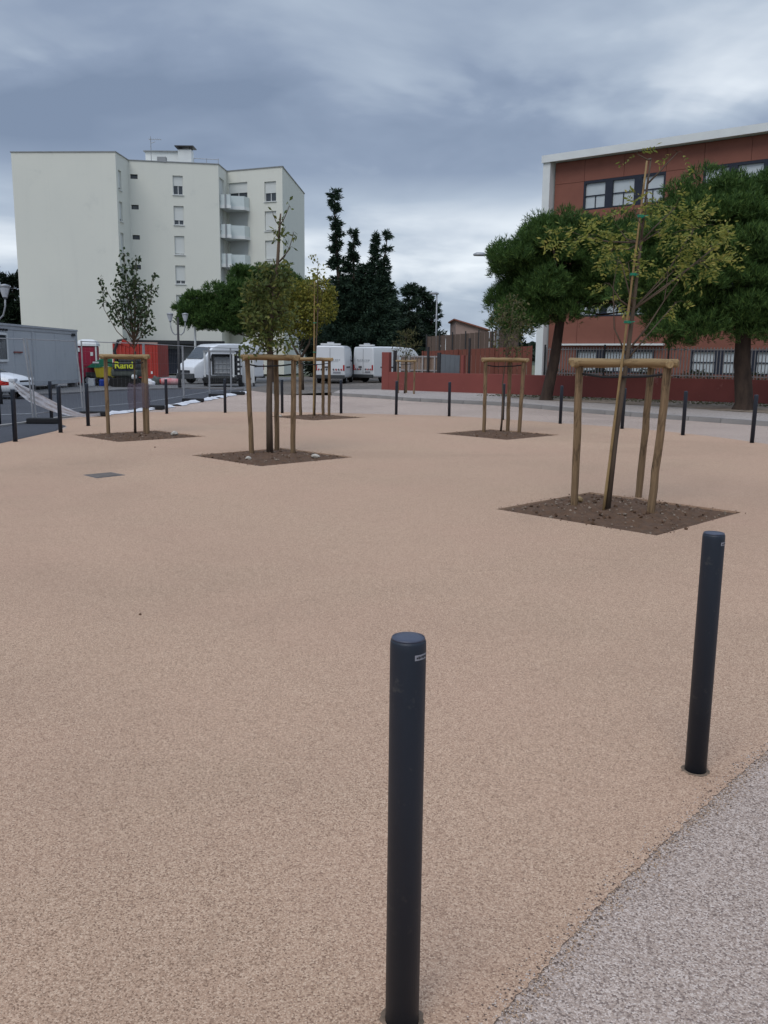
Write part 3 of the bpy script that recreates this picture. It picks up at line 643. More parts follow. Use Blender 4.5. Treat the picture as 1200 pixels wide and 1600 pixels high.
# small house with a gable beyond
hs = thing('small_house', 'small pink rendered house with one sloping tiled roof beyond the fences', 'house', (7.6, 82, 0))
g = MB(); g.add([(6.3, 80, 0), (9.1, 80, 0), (9.1, 80, 4.35), (6.3, 80, 5.15), (6.3, 87, 0), (9.1, 87, 0), (9.1, 87, 4.35), (6.3, 87, 5.15)], [(0, 1, 2, 3), (5, 4, 7, 6), (1, 5, 6, 2), (4, 0, 3, 7), (3, 2, 6, 7)])
g.build('wall', 'pink_wall', hs, True)
ro = MB(); ro.add([(6.1, 79.7, 5.26), (9.4, 79.7, 4.32), (9.4, 87.3, 4.32), (6.1, 87.3, 5.26), (6.1, 79.7, 5.14), (9.4, 79.7, 4.20), (9.4, 87.3, 4.20), (6.1, 87.3, 5.14)], [(0, 1, 2, 3), (4, 7, 6, 5), (0, 4, 5, 1), (1, 5, 6, 2), (2, 6, 7, 3), (3, 7, 4, 0)])
ro.build('roof', 'tile_roof', hs, True)

# ================================================================== PINES AND OTHER BIG TREES
def limb(mb, a, b, r0, r1, n=5, jit=.08, seg=6):
    a, b = Vector(a), Vector(b); L = (b - a).length; pts = []; rs = []
    for i in range(seg + 1):
        t = i / seg; p = a.lerp(b, t) + Vector((random.gauss(0, 1), random.gauss(0, 1), random.gauss(0, .5))) * jit * L * (.5 if 0 < i < seg else 0) * .6
        p.z += L * .06 * math.sin(t * math.pi); pts.append(p); rs.append(r0 + (r1 - r0) * t)
    mb.tube(pts, rs, n); return pts
def pine(label, base, trunk_top, lobes, nclump, shoots, blade, mat, lean=(0, 0), tr=.22, bw=.022, cr=(.45, .8), group=None):
    """umbrella pine: lobes are (x,y,z,rx,ry,rz) ellipsoids in world metres filled with brushy clumps"""
    t = thing('pine_tree', label, 'tree', base, group=group); b = Vector(base); tt = Vector(trunk_top) - b
    tk = MB(); tk.tube([(0, 0, -.2), (0, 0, 0), (.03, .02, .25), tt * .35 + Vector((lean[0], lean[1], 0)), tt * .7, tt], [tr * 1.6, tr * 1.35, tr * 1.08, tr * .95, tr * .8, tr * .6], 12)
    tk.build('trunk', 'bark_red', t, smooth=True)
    lb = MB(); C = []; W = []
    vol = np.array([l[3] * l[4] * l[5] for l in lobes]); cnt = np.maximum(3, (vol ** .67 / (vol ** .67).sum() * nclump)).astype(int)
    for l, k in zip(lobes, cnt):
        u = unit(k * 3); u = u[u[:, 2] > -.85][:k]; rad = rng.uniform(.08, 1.0, len(u)) ** .5
        c = np.array(l[:3]) - np.array(b) + u * rad[:, None] * np.array(l[3:])
        C.append(c); W.append(np.full(len(c), min(l[3:]) / 2.4))
    C = np.concatenate(C); W = np.concatenate(W)
    for c in C[rng.permutation(len(C))[:26]]:
        s = tt * random.uniform(.72, 1.0); m = s.lerp(Vector(c), .5) + Vector((0, 0, -.25)); lb.tube([s, m, Vector(c)], [tr * .30, tr * .18, .03], 5)
    lb.build('limbs', 'bark_red', t, smooth=True, kind='stuff')
    P = []; D = []
    for c in C:
        r = rng.uniform(*cr); u = unit(shoots); u[:, 2] = np.abs(u[:, 2]) * 1.0 - .38 * (rng.random(shoots) < .45); u /= np.linalg.norm(u, axis=1, keepdims=True)
        rr = rng.uniform(.55, 1.0, shoots)[:, None]
        p = c + u * rr * np.array([r, r, r * .78]); ax = u * .75 + np.array([0, 0, .75]) + rng.normal(size=(shoots, 3)) * .25
        ax /= np.linalg.norm(ax, axis=1, keepdims=True); P.append(p); D.append(ax)
    P = np.concatenate(P); D = np.concatenate(D); nb = 8
    P = np.repeat(P, nb, 0); D = np.repeat(D, nb, 0); P = P + D * rng.uniform(0, .7, (len(P), 1)) * blade
    d = D + rng.normal(size=P.shape) * .42
    leaf_mesh('crown', P, d, rng.uniform(.7, 1.15, len(P)) * blade, bw, M[mat], t)
    return t
pine('umbrella pine with a dense dark crown at the left end of the school', (6.30, 34.2, PAVE - .02), (6.9, 34.2, 4.6),
     [(6.9, 34.4, 5.2, 2.7, 2.3, 1.8), (5.3, 34.2, 4.7, 1.3, 1.6, 1.55), (9.6, 34.6, 5.1, 2.1, 2.0, 1.6), (5.0, 34.2, 3.1, .9, 1.1, .9), (6.3, 34.0, 3.7, 1.6, 1.6, .9), (9.2, 34.6, 4.1, 2.1, 1.6, .8), (7.4, 34.3, 6.2, 1.9, 1.6, .75)],
     310, 140, .2, 'pine', (.05, 0), .21, cr=(.42, .75))
pine('big umbrella pine with crown running out of the right edge of the picture', (11.8, 28.75, PAVE - .02), (11.5, 28.75, 4.6),
     [(11.7, 28.9, 5.0, 2.8, 2.2, 2.2), (9.4, 28.9, 4.5, 1.5, 1.6, 1.7), (13.9, 28.8, 5.1, 2.1, 2.0, 2.1), (11.2, 28.7, 6.5, 2.0, 1.5, .95), (9.5, 28.7, 2.9, 1.4, 1.3, .9), (12.7, 28.6, 3.0, 1.6, 1.3, .85), (11.0, 28.5, 2.9, 1.2, 1.2, .8), (13.8, 28.8, 6.4, 1.6, 1.5, .9), (8.8, 29.0, 5.1, 1.1, 1.3, 1.2), (10.1, 28.9, 5.8, 1.3, 1.3, .95), (8.7, 29.0, 3.8, 1.0, 1.2, .9)],
     430, 140, .2, 'pine', (-.05, 0), .27, cr=(.42, .75))
pine('low spreading umbrella pine in front of the cream apartment block', (-7.6, 60, 0), (-8.2, 60, 4.2),
     [(-9.3, 60, 5.1, 3.2, 2.4, 1.9), (-12.4, 60, 4.45, 1.6, 1.8, 1.45), (-6.6, 60.4, 5.2, 2.2, 1.9, 1.7), (-8.6, 60.2, 6.6, 2.4, 1.6, .9), (-10.8, 59.6, 3.9, 2.2, 1.6, .9), (-8.4, 59.6, 4.0, 2.2, 1.6, .9)],
     260, 120, .25, 'pine', (.0, 0), .24, .045, (.5, .8))
def conifer(label, base, leaders, n, blade, mat, bole=1.6, name='conifer_tree', droop=-.25, dens=1.0):
    """leaders: (top offset x,y,z, start z, max radius, profile power); sparse sprays at the tips"""
    t = thing(name, label, 'tree', base); tk = MB(); P = []; D = []
    for i, (x, y, z, zs, r, pw) in enumerate(leaders):
        s = Vector((x * .25, y * .25, zs * .0)); m = Vector((x * .75, y * .75, z * .5)); e = Vector((x, y, z * .985))
        tk.tube([s, m, e], [.34 if i == 0 else .2, .16, .02], 7)
        axis = lambda f: ((x * (.25 + f), y * (.25 + f)) if f < .5 else (x * (.75 + (f - .5) * .5), y * (.75 + (f - .5) * .5)))
        nbr = int(13 * (z - zs))
        for q in range(nbr):
            h = random.random() ** .85; hz = zs + (z - zs) * h; a = random.uniform(0, 6.283)
            LL = (r * (1 - h) ** pw) * random.choice((.5, .75, .95, 1.1, 1.3)) + random.choice((.03, .05, .1, .16, .34)); cx_, cy_ = axis(hz / z)
            kk = int(n * (.10 + 1.5 * LL)); s_ = rng.random(kk) ** .7; up = .5 * s_ ** 2 * LL - .15 * s_ * LL
            w = .035 + .19 * LL * (1 - s_ * .75)
            P.append(np.stack([cx_ + s_ * LL * math.cos(a), cy_ + s_ * LL * math.sin(a), hz + up], 1) + rng.normal(size=(kk, 3)) * w[:, None] * np.array([1, 1, .55]))
            D.append(np.array([math.cos(a), math.sin(a), -droop * -.6 + .15]) + rng.normal(size=(kk, 3)) * .6)
    tk.build('trunk', 'bark_red', t, smooth=True)
    P = np.concatenate(P); D = np.concatenate(D); leaf_mesh('crown', P, D, rng.uniform(.45, 1.3, len(P)) * blade, blade * .24, M[mat], t)
    return t
conifer('tall dark conifer with a crooked leaning tip rising behind the white vans', (-2.35, 66, 0),
        [(-1.55, 0, 13.6, 2.2, 2.2, 2.4), (-.1, .3, 10.9, 2.0, 2.4, 1.6), (1.55, .2, 10.5, 2.0, 2.1, 1.9), (2.4, 0, 10.9, 2.0, 1.8, 2.0), (2.7, .5, 7.2, 1.9, 1.8, .9), (-1.0, .4, 8.0, 2.0, 2.0, .9), (.8, -.2, 8.4, 1.9, 2.3, .9), (1.9, -.3, 7.6, 1.9, 2.1, .8)], 105, .34, 'cedar')
conifer('lower dark conifer just right of the tall crooked one', (2.0, 84, 0), [(0.2, 0, 8.5, 1.2, 1.4, .55), (-1.3, .5, 7.2, 1.0, 1.5, .5)], 75, .42, 'cedar')
conifer('dark bushy conifer beside the far street lamp', (3.8, 86, 0), [(-.3, 0, 8.3, 1.0, 1.5, .5), (.7, .2, 7.0, 1.0, 1.3, .5)], 75, .42, 'cedar')
conifer('slim dark cypress half hidden left of the school pine', (8.5, 62, 0), [(-.4, 0, 5.9, .3, .7, .35), (.5, .3, 5.4, .3, .8, .35)], 70, .30, 'cypress', name='cypress_tree', droop=.7)
conifer('dark roadside conifers at the far left behind the grey cabin', (-39.5, 88, 0), [(0, 0, 10.2, .4, 2.4, .45), (2.6, .6, 9.6, .4, 2.0, .45), (-2.6, 0, 9.0, .4, 2.2, .45)], 75, .5, 'cypress')
conifer('dark conifer clump between the apartment block and the parked vans', (-5.6, 78, 0), [(0, 0, 6.4, .4, 1.9, .45), (1.8, .4, 6.0, .4, 1.7, .45)], 75, .45, 'cypress')
conifer('dark shrubby tree behind the van on the right', (.6, 76, 0), [(-.6, 0, 5.0, .2, 1.8, .4), (1.2, .3, 5.4, .2, 1.7, .4)], 75, .45, 'cypress')

def young_tree(label, base, trunk, clusters, mat, leaf=(.07, .035), pinnate=False, r0=.032, cane=None, ties=(), group=None, cat='tree', droop=-.15, extra=()):
    """clusters: (x,y,z,rx,ry,rz,n) relative to base; each is reached by a branch and filled with twigs and leaves"""
    t = thing('young_tree', label, cat, base, group=group); tk = MB(); k = len(trunk)
    tk.tube(trunk, [r0 * (1 - .8 * i / (k - 1)) for i in range(k)], 9); tk.build('trunk', 'bark', t, smooth=True)
    br = MB(); P = []; D = []
    tv = [Vector(p) for p in trunk]
    for e in extra: br.tube(e[0], [e[1] * (1 - .75 * i / (len(e[0]) - 1)) for i in range(len(e[0]))], 6)
    for (x, y, z, ax, ay, az, n) in clusters:
        c = Vector((x, y, z)); zz = z - az - .35 * math.hypot(x, y) - .05
        s = min(tv, key=lambda p: abs(p.z - max(zz, trunk[0][2] + .3)))
        m = s.lerp(c, .5) + Vector((random.gauss(0, .03), random.gauss(0, .03), -.03)); br.tube([s, m, c], [.011, .008, .004], 5)
        u = unit(n) * (rng.random((n, 1)) ** .4) * np.array([ax, ay, az]) + np.array([x, y, z])
        for q in range(max(3, n // 9)):
            e = Vector(u[q % n]); br.tube([c, c.lerp(e, .6) + Vector((0, 0, .02)), e], [.004, .003, .0015], 4)
        if not pinnate:
            P.append(u); D.append((u - np.array([x, y, z])) / max(ax, .05) * .5 + rng.normal(size=(n, 3)) * .7 + np.array([0, 0, droop]))
        else:
            d = (u - np.array([x, y, z])); d /= np.linalg.norm(d, axis=1, keepdims=True) + 1e-6; d = d * .8 + rng.normal(size=(n, 3)) * .35 + np.array([0, 0, droop]); d /= np.linalg.norm(d, axis=1, keepdims=True)
            L = .17; side = np.cross(d, rng.normal(size=(n, 3)) * .4 + np.array([0, 0, 1.])); side /= np.linalg.norm(side, axis=1, keepdims=True) + 1e-6
            for j in range(6):
                for sg in (-1, 1):
                    P.append(u + d * L * (j + .8) / 6 - np.array([0, 0, .010 * j])); D.append(d * .45 + side * sg + rng.normal(size=(n, 3)) * .2)
            P.append(u + d * L); D.append(d)
    br.build('branches', 'bark', t, smooth=True, kind='stuff')
    P = np.concatenate(P); D = np.concatenate(D); leaf_mesh('leaves', P, D, rng.uniform(.7, 1.25, len(P)) * leaf[0], rng.uniform(.75, 1.2, len(P)) * leaf[1], M[mat], t)
    if cane:
        a, b = Vector(cane[0]), Vector(cane[1]); q = (b - a); pts = [a + q * i / 12 for i in range(13)]; rr = [cane[2] * (1.12 if i % 2 else .95) * (1 - .35 * i / 12) for i in range(13)]
        me = MB().tube([(0, 0, q.length * i / 12) for i in range(13)], rr, 10).mesh('cane', M['cane'], smooth=True)
        co = mobj('cane', me, t, loc=a, quat=Vector((0, 0, 1)).rotation_difference(q.normalized()))
        for h in ties:
            mb = MB()
            for w in (-.006, .008): mb.tube([Vector((math.cos(an) * .034 + .008, math.sin(an) * .034 + .012, h + w)) for an in np.linspace(0, 6.0, 12)], .006, 5, False)
            mb.tube([(.03, -.02, h), (.075, -.04, h + .012)], .005, 4); mb.build('tie', 'tie', co)
    return t
# yellow-green street tree in the middle distance
young_tree('bushy yellow green street tree with a forked trunk behind the second planting square', (-4.35, 45.5, -.02), [(0, 0, 0), (.02, 0, .8), (0, 0, 1.5), (-.1, 0, 2.0)],
           [(-.7, 0, 3.7, .8, .8, .8, 900), (.35, 0, 4.0, .95, .9, .95, 1300), (1.15, .1, 4.2, .75, .8, .8, 800), (-.35, .1, 5.0, .8, .8, .7, 800), (.75, 0, 5.2, .7, .7, .6, 600), (-1.0, 0, 4.6, .5, .6, .6, 400), (.1, 0, 3.1, .9, .8, .5, 500), (1.45, 0, 4.9, .4, .4, .4, 250)],
           'yellow_leaf', (.17, .10), r0=.13, extra=[([(-.05, 0, 1.6), (-.45, 0, 2.3), (-.8, 0, 3.3)], .08), ([(0, 0, 1.7), (.4, 0, 2.4), (.55, 0, 3.6)], .085)])

# ------------------------------------------------------------------ planted trees
young_tree('spindly young tree with sparse yellow green leaves, tied to a bamboo cane, nearest of all', (2.50, 9.56, .0),
           [(0, 0, 0), (.05, .02, .8), (.13, .04, 1.66), (.17, .05, 2.2), (.21, .06, 2.9), (.25, .08, 3.5), (.27, .08, 3.75)],
           [(-.38, .2, 2.98, .36, .35, .13, 32), (-.10, .0, 2.82, .22, .3, .14, 11), (.10, .1, 2.70, .12, .2, .06, 5), (-.02, -.1, 2.66, .22, .2, .06, 9), (-.04, .1, 2.28, .16, .2, .08, 6), (-.1, 0, 2.45, .1, .1, .1, 3),
            (.78, .1, 3.05, .33, .4, .24, 40), (.60, .2, 3.28, .24, .3, .14, 18), (1.02, .1, 2.86, .30, .3, .16, 23), (.75, -.1, 2.68, .33, .3, .11, 20), (.56, 0, 2.60, .16, .2, .07, 6), (.64, .1, 2.28, .10, .12, .10, 5), (1.2, .2, 3.0, .16, .2, .1, 5),
            (.24, .0, 3.34, .22, .2, .06, 9), (.10, .0, 3.22, .2, .2, .06, 5), (.52, .0, 3.80, .08, .08, .03, 2), (.10, 0, 3.78, .05, .05, .02, 2), (.40, .1, 3.02, .18, .2, .12, 6), (.02, .2, 3.04, .2, .2, .1, 7)],
           'a_leaf', (.056, .023), True, .036, ((-.055, -.035, -.05), (.215, .03, 3.72), .0155), (2.12, 2.62, 3.22), droop=-.1,
           extra=[([(.13, .04, 1.70), (-.03, .03, 2.0), (-.06, .05, 2.45), (-.02, .05, 2.75)], .010), ([(.15, .04, 1.78), (.32, .04, 2.0), (.50, .05, 2.30), (.53, .06, 2.66)], .012), ([(.5, .05, 2.3), (.7, .05, 2.6), (.9, .05, 2.75)], .007)], group='staked trees on the plaza')
BL = [(-.10, 0, 2.25, .34, .34, .30, 374), (.16, 0, 2.4, .34, .3, .34, 374), (-.28, .1, 2.7, .22, .25, .24, 187), (.02, 0, 2.82, .34, .32, .28, 345), (.26, .05, 2.9, .2, .2, .2, 144), (-.1, 0, 1.92, .40, .35, .16, 187), (.22, 0, 1.86, .3, .3, .12, 86), (-.32, 0, 1.72, .25, .25, .12, 64), (-.36, 0, 2.3, .14, .2, .16, 79),
      (.10, 0, 3.12, .24, .2, .12, 64), (.33, 0, 3.16, .10, .1, .10, 18), (-.14, 0, 3.10, .14, .14, .1, 28), (.20, 0, 3.66, .17, .15, .13, 33), (.44, 0, 3.68, .07, .07, .09, 7), (.36, 0, 3.45, .10, .1, .05, 6), (.38, 0, 4.12, .05, .05, .09, 5), (.10, 0, 4.0, .04, .04, .08, 3), (.22, 0, 3.86, .09, .08, .07, 8)]
young_tree('young tree with dense dull green lower crown and a thin bare tip', (-2.0, 15.02, 0), [(0, 0, -.05), (.0, 0, .8), (.02, 0, 1.7), (.08, 0, 2.5), (.17, 0, 3.2), (.21, 0, 3.8), (.23, 0, 4.0)], BL, 'b_leaf', (.105, .045), r0=.062, group='staked trees on the plaza')
CL = [(.02, 0, 2.35, .20, .2, .20, 110), (-.30, 0, 2.55, .20, .2, .26, 110), (.28, 0, 2.5, .22, .2, .24, 130), (0, 0, 2.75, .30, .25, .26, 210), (.36, 0, 2.9, .17, .17, .22, 90), (-.18, 0, 3.05, .2, .2, .22, 110), (.1, 0, 3.12, .2, .2, .22, 130), (-.55, 0, 2.85, .08, .1, .22, 40), (-.60, 0, 3.2, .06, .06, .1, 20), (.54, 0, 3.0, .06, .06, .12, 20), (.52, 0, 3.3, .06, .06, .07, 14),
      (-.14, 0, 3.38, .14, .14, .14, 50), (.08, 0, 3.46, .10, .1, .14, 46), (-.09, 0, 3.72, .08, .08, .10, 26), (.17, 0, 3.62, .06, .06, .08, 16), (.25, 0, 2.15, .2, .2, .12, 40), (.42, 0, 2.2, .1, .1, .1, 24)]
young_tree('small vase shaped young tree with dark leaves before the cream end wall', (-5.36, 18.6, 0), [(0, 0, 0), (.02, 0, .8), (.05, 0, 1.6), (.06, 0, 1.95)], CL, 'dark_leaf', (.085, .06), r0=.03,
           extra=[([(.05, 0, 1.8), (-.30, 0, 2.15), (-.55, 0, 2.6), (-.60, 0, 3.2)], .012), ([(.05, 0, 1.85), (-.05, 0, 2.6), (-.09, 0, 3.75)], .013), ([(.05, 0, 1.85), (.12, 0, 2.6), (.12, 0, 3.5)], .012), ([(.05, 0, 1.8), (.32, 0, 2.3), (.52, 0, 3.3)], .012), ([(.05, 0, 1.85), (-.2, 0, 2.4), (-.3, 0, 3.0)], .01)], group='staked trees on the plaza')
young_tree('thin tree with few yellowing leaves and a tall cane beside the white van', (-2.0, 24.6, 0), [(0, 0, 0), (.03, 0, .9), (.04, 0, 1.7), (.1, 0, 2.8), (.1, 0, 3.9), (.12, 0, 4.2)],
           [(.1, 0, 3.0, .35, .3, .3, 70), (.25, 0, 3.5, .35, .3, .35, 90), (-.1, 0, 3.6, .3, .3, .3, 70), (.1, 0, 4.0, .3, .3, .2, 50), (0, 0, 4.35, .18, .15, .1, 20)], 'yellow_leaf', (.085, .05), r0=.03, cane=((-.02, -.05, 0), (.02, -.03, 3.72), .022), ties=(1.8, 2.6), group='staked trees on the plaza')
young_tree('short young tree with olive brown leaves in front of the school pine', (2.70, 20.2, 0), [(0, 0, 0), (.03, 0, .5), (.0, 0, 1.1), (.06, 0, 1.7), (.15, 0, 2.4)],
           [(.1, 0, 2.1, .42, .35, .3, 170), (-.05, 0, 2.6, .35, .3, .3, 140), (.4, 0, 2.5, .3, .3, .3, 120), (.2, 0, 2.95, .3, .3, .2, 80), (.25, 0, 1.85, .35, .3, .15, 70)], 'olive_leaf', (.085, .04), r0=.026, group='staked trees on the plaza')
young_tree('tiny staked sapling with feathery olive leaves before the red wall pier', (.86, 39.2, PAVE), [(0, 0, 0), (.02, 0, .8), (.02, 0, 1.5), (.05, 0, 2.2)],
           [(-.25, 0, 2.1, .4, .3, .3, 110), (.3, 0, 2.15, .4, .3, .3, 110), (0, 0, 2.55, .4, .3, .25, 110), (.1, 0, 1.7, .3, .3, .2, 60), (.35, 0, 2.65, .2, .2, .2, 40)], 'olive_leaf', (.14, .05), r0=.04, droop=.6)

# ------------------------------------------------------------------ timber supports
def timber(name, a, b, r, mat, parent, jit=.0028, wob_=.07, cut=True):
    a, b = Vector(a), Vector(b); L = (b - a).length; n = 12; seg = 9; vs = []; ph = random.uniform(0, 6)
    ox = [random.gauss(0, jit) for _ in range(seg + 1)]; oy = [random.gauss(0, jit) for _ in range(seg + 1)]
    st = [(0, .86), (.008 / L * 1.5, 1.0)] + [(i / seg, 1) for i in range(1, seg)] + [(1 - .012 / L * 1.5, 1.0), (1, .86)]
    for i, (t, k) in enumerate(st):
        bi = min(seg, int(t * seg)); rr = r * k * (1 + random.uniform(-wob_, wob_) * .6)
        for j in range(n):
            an = 2 * math.pi * j / n; q = rr * (1 + .035 * math.sin(2 * an + ph)); vs.append((ox[bi] + q * math.cos(an), oy[bi] + q * math.sin(an), t * L))
    m = len(st); fs = [(i * n + j, i * n + (j + 1) % n, (i + 1) * n + (j + 1) % n, (i + 1) * n + j) for i in range(m - 1) for j in range(n)] + [tuple(range(n - 1, -1, -1)), tuple(range((m - 1) * n, m * n))]
    me = MB().add(vs, fs).mesh(name, M[mat], smooth=False)
    me.polygons.foreach_set('use_smooth', [len(p.vertices) == 4 for p in me.polygons])
    return mobj(name, me, parent, loc=a, quat=Vector((0, 0, 1)).rotation_difference((b - a).normalized()))
def support(label, posts, h, trunk, front=(0, 2), r=.044, z0=0.0, group='timber tree supports', tops=None):
    c = Vector((sum(p[0] for p in posts) / 3, sum(p[1] for p in posts) / 3, z0)); t = thing('tree_support', label, 'tree support', c, group=group)
    P = [Vector((p[0], p[1], z0)) - c for p in posts]
    T = [p + Vector((random.gauss(0, .012), random.gauss(0, .012), h)) for p in P] if not tops else [p + Vector((tp[0], tp[1], h)) for p, tp in zip(P, tops)]
    for p, q in zip(P, T): timber('post', p - Vector((0, 0, .1)), q, r, 'post', t)
    for i, j in ((0, 1), (1, 2), (0, 2)):
        d = (T[j] - T[i]).normalized(); lift = Vector((0, 0, .035)) if (i, j) == front else Vector((0, 0, .018))
        off = Vector((d.y, -d.x, 0)); off = off if off.y < 0 else -off
        timber('rail', T[i] - d * .11 + lift + off * (.03 if (i, j) == front else 0), T[j] + d * .11 + lift + off * (.03 if (i, j) == front else 0), r * .98, 'rail', t, .003)
    tr = Vector((trunk[0], trunk[1], z0)) - c
    mb = MB(); zz = h - .09
    a, b = T[front[0]], T[front[1]]
    mb.tube([(a.x, a.y, zz), (tr.x * .5 + a.x * .5, tr.y * .5 + a.y * .5 - .02, zz - .035), (tr.x, tr.y - .07, zz - .03), (tr.x * .5 + b.x * .5, tr.y * .5 + b.y * .5 - .02, zz - .02), (b.x, b.y, zz + .01)], .013, 6)
    mb.build('strap', 'rubber', t); return t
support('timber tree support with three weathered posts around the nearest tree', [(2.20, 9.88), (3.13, 10.55), (2.93, 9.40)], 1.60, (2.62, 9.6), tops=[(-.02, 0), (.06, 0), (.10, .02)])
support('timber tree support at the second planting square from the left', [(-2.30, 14.95), (-1.93, 15.5), (-1.60, 15.02)], 1.62, (-2.0, 15.02), tops=[(-.05, 0), (0, 0), (.03, 0)])
support('timber tree support wrapped with mauve plastic at the leftmost planting square', [(-5.92, 18.55), (-5.24, 18.95), (-5.06, 18.5)], 1.60, (-5.35, 18.6))
support('farther timber tree support beside the parked white vans', [(-2.42, 24.9), (-1.80, 25.25), (-1.60, 24.85)], 1.58, (-2.0, 24.6))
support('timber tree support in front of the red wall and school pine', [(2.28, 20.0), (2.90, 20.5), (3.10, 20.05)], 1.62, (2.70, 20.2), tops=[(.0, 0), (0, 0), (.05, 0)])
support('thin timber tree support on the far pavement by the red wall', [(.57, 39.5), (.95, 39.9), (1.27, 38.8)], 1.40, (.86, 39.2), z0=PAVE, r=.04)
# mauve plastic guard round the back posts of the leftmost support
gv = []; gfc = []
ring = [(-5.44, 18.50), (-5.30, 18.46), (-5.10, 18.40), (-4.99, 18.47), (-5.03, 18.60), (-5.22, 18.72), (-5.42, 18.62)]
for j, z in enumerate((.55, .62, .75, .9, 1.0, 1.08)):
    for x, y in ring: gv.append((x + random.gauss(0, .012), y + random.gauss(0, .012), z + (random.gauss(0, .02) if j in (0, 5) else 0)))
for j in range(5):
    for i in range(7): gfc.append((j * 7 + i, j * 7 + (i + 1) % 7, (j + 1) * 7 + (i + 1) % 7, (j + 1) * 7 + i))
tag(MB().add(gv, gfc).build('plastic_wrap', 'mauve', smooth=True), 'mauve plastic sheet wrapped around the posts of the leftmost tree support', 'sheet')

# ================================================================== BOLLARDS
BH, BR = .994, .0425
BP = [(0.06, 1.94), (1.29, 3.32), (-7.1, 16.62), (-6.99, 18.68), (-8.50, 22.15), (-7.03, 20.56), (-7.6, 23.8), (-6.34, 25.27), (-4.78, 26.01), (-3.09, 26.15), (-1.33, 26.31), (0.33, 25.99), (1.88, 25.53), (3.28, 24.27), (4.64, 23.02), (5.87, 21.5), (6.8, 19.8), (7.66, 18.07), (-9.05, 20.37)]
BLAB = ['nearest dark bollard standing at the bottom centre of the picture', 'dark bollard near the right edge beside the concrete path', 'leftmost fully visible dark bollard at the asphalt edge', 'dark bollard in front of the white sagging net',
        'dark bollard behind the white net against the grey cabin', 'dark bollard just left of the leftmost planting square', 'dark bollard directly behind the left post of the leftmost support', 'dark bollard to the right of the leftmost tree support',
        'dark bollard left of the second tree, in front of the cage trailer', 'dark bollard between the second tree support and the far one', 'dark bollard just right of the far tree support by the vans', 'dark bollard in front of the red end pier and the sapling',
        'dark bollard in front of the grey steel gate', 'dark bollard seen between the posts of the support before the pine', 'dark bollard near the trunk of the left school pine', 'dark bollard mostly hidden behind the nearest tree trunk',
        'dark bollard right of the nearest tree support, second from the right edge', 'far dark bollard closest to the right edge, before the big pine trunk', 'dark bollard cut off by the left edge of the picture']
post_me = MB().lathe([(BR, -.05), (BR, BH - .022), (BR * .985, BH - .010), (BR * .93, BH - .003)], 40).mesh('post', M['bollard'], smooth=True)
cap_me = MB().lathe([(BR * .94, BH - .0035), (BR * .90, BH + .0005), (BR * .6, BH + .003), (BR * .25, BH + .0045), (.001, BH + .005)], 40).mesh('cap', M['bollard_cap'], smooth=True)
cm = MB(); ringv = []
for rr, zz in ((BR + .001, .003), (BR + .006, .0025), (BR + .013, .0012)):
    for j in range(40): k = rr + (random.gauss(0, .0025) if rr > BR + .01 else 0); ringv.append((k * math.cos(j * math.pi / 20), k * math.sin(j * math.pi / 20), zz))
cm.add(ringv, [(i * 40 + j, i * 40 + (j + 1) % 40, (i + 1) * 40 + (j + 1) % 40, (i + 1) * 40 + j) for i in range(2) for j in range(40)])
col_me = cm.mesh('base_joint', M['sealant'], smooth=True)
def arc_patch(a0, a1, z0, z1, r, n=10):
    m = MB()
    for i in range(n):
        t0, t1 = a0 + (a1 - a0) * i / n, a0 + (a1 - a0) * (i + 1) / n
        m.add([(r * math.cos(t0), r * math.sin(t0), z0), (r * math.cos(t1), r * math.sin(t1), z0), (r * math.cos(t1), r * math.sin(t1), z1), (r * math.cos(t0), r * math.sin(t0), z1)], [(0, 1, 2, 3)])
    return m
for i, (x, y) in enumerate(BP):
    t = thing('bollard', BLAB[i], 'bollard', (x, y, 0), group='dark steel bollards round the plaza')
    mobj('post', post_me, t); mobj('cap', cap_me, t); mobj('base_joint', col_me, t)
    if i == 0: t.scale = (1, 1, 1.017)
    if i < 2:
        a0, a1 = R(-70), R(-20)
        st = arc_patch(a0, a1, BH - .044, BH - .031, BR + .0006).build('sticker', 'sticker', t)
        pr = MB(); aa_ = a0 + .10
        while aa_ < a1 - .1:
            w = random.uniform(.05, .09); pp = arc_patch(aa_, aa_ + w, BH - .041 + random.uniform(0, .002), BH - .034 + random.uniform(-.002, 0), BR + .0012, 1); pr.add(pp.v, pp.f); aa_ += w + .035
        pr.build('print', 'ink', st)
    t.rotation_euler = (0, 0, random.uniform(0, 6.28) if i > 1 else 0)
    t.rotation_euler[0] = random.gauss(0, .006) if i > 1 else 0; t.rotation_euler[1] = random.gauss(0, .006) if i > 1 else 0

# inspection cover set in the plaza, stones
cov = thing('inspection_cover', 'small square iron inspection cover set flush in the beige plaza', 'cover', (-3.92, 12.01, 0))
mb = MB(); mb.prism([(-.29, 0), (0, -.31), (.29, .03), (0, .31)], -.02, .004); mb.build('frame', 'kerb_dark', cov)
MB().prism([(-.26, 0), (0, -.275), (.26, .03), (0, .275)], .0, .0075).build('lid', 'lid', cov)
def stone(loc, s, label, mat='stone'):
    bm = bmesh.new(); bmesh.ops.create_icosphere(bm, subdivisions=2, radius=1)
    for v in bm.verts: v.co = Vector((v.co.x * s[0], v.co.y * s[1], v.co.z * s[2])) * random.uniform(.82, 1.12)
    me = bpy.data.meshes.new('stone'); bm.to_mesh(me); bm.free(); me.materials.append(M[mat]); o = mobj('stone', me, loc=loc); o.rotation_euler = (0, 0, random.uniform(0, 6)); tag(o, label, 'stone', 'loose stones in the planting squares')
stone((-4.42, 18.2, .05), (.085, .07, .06), 'pale stone in the right corner of the leftmost planting square')
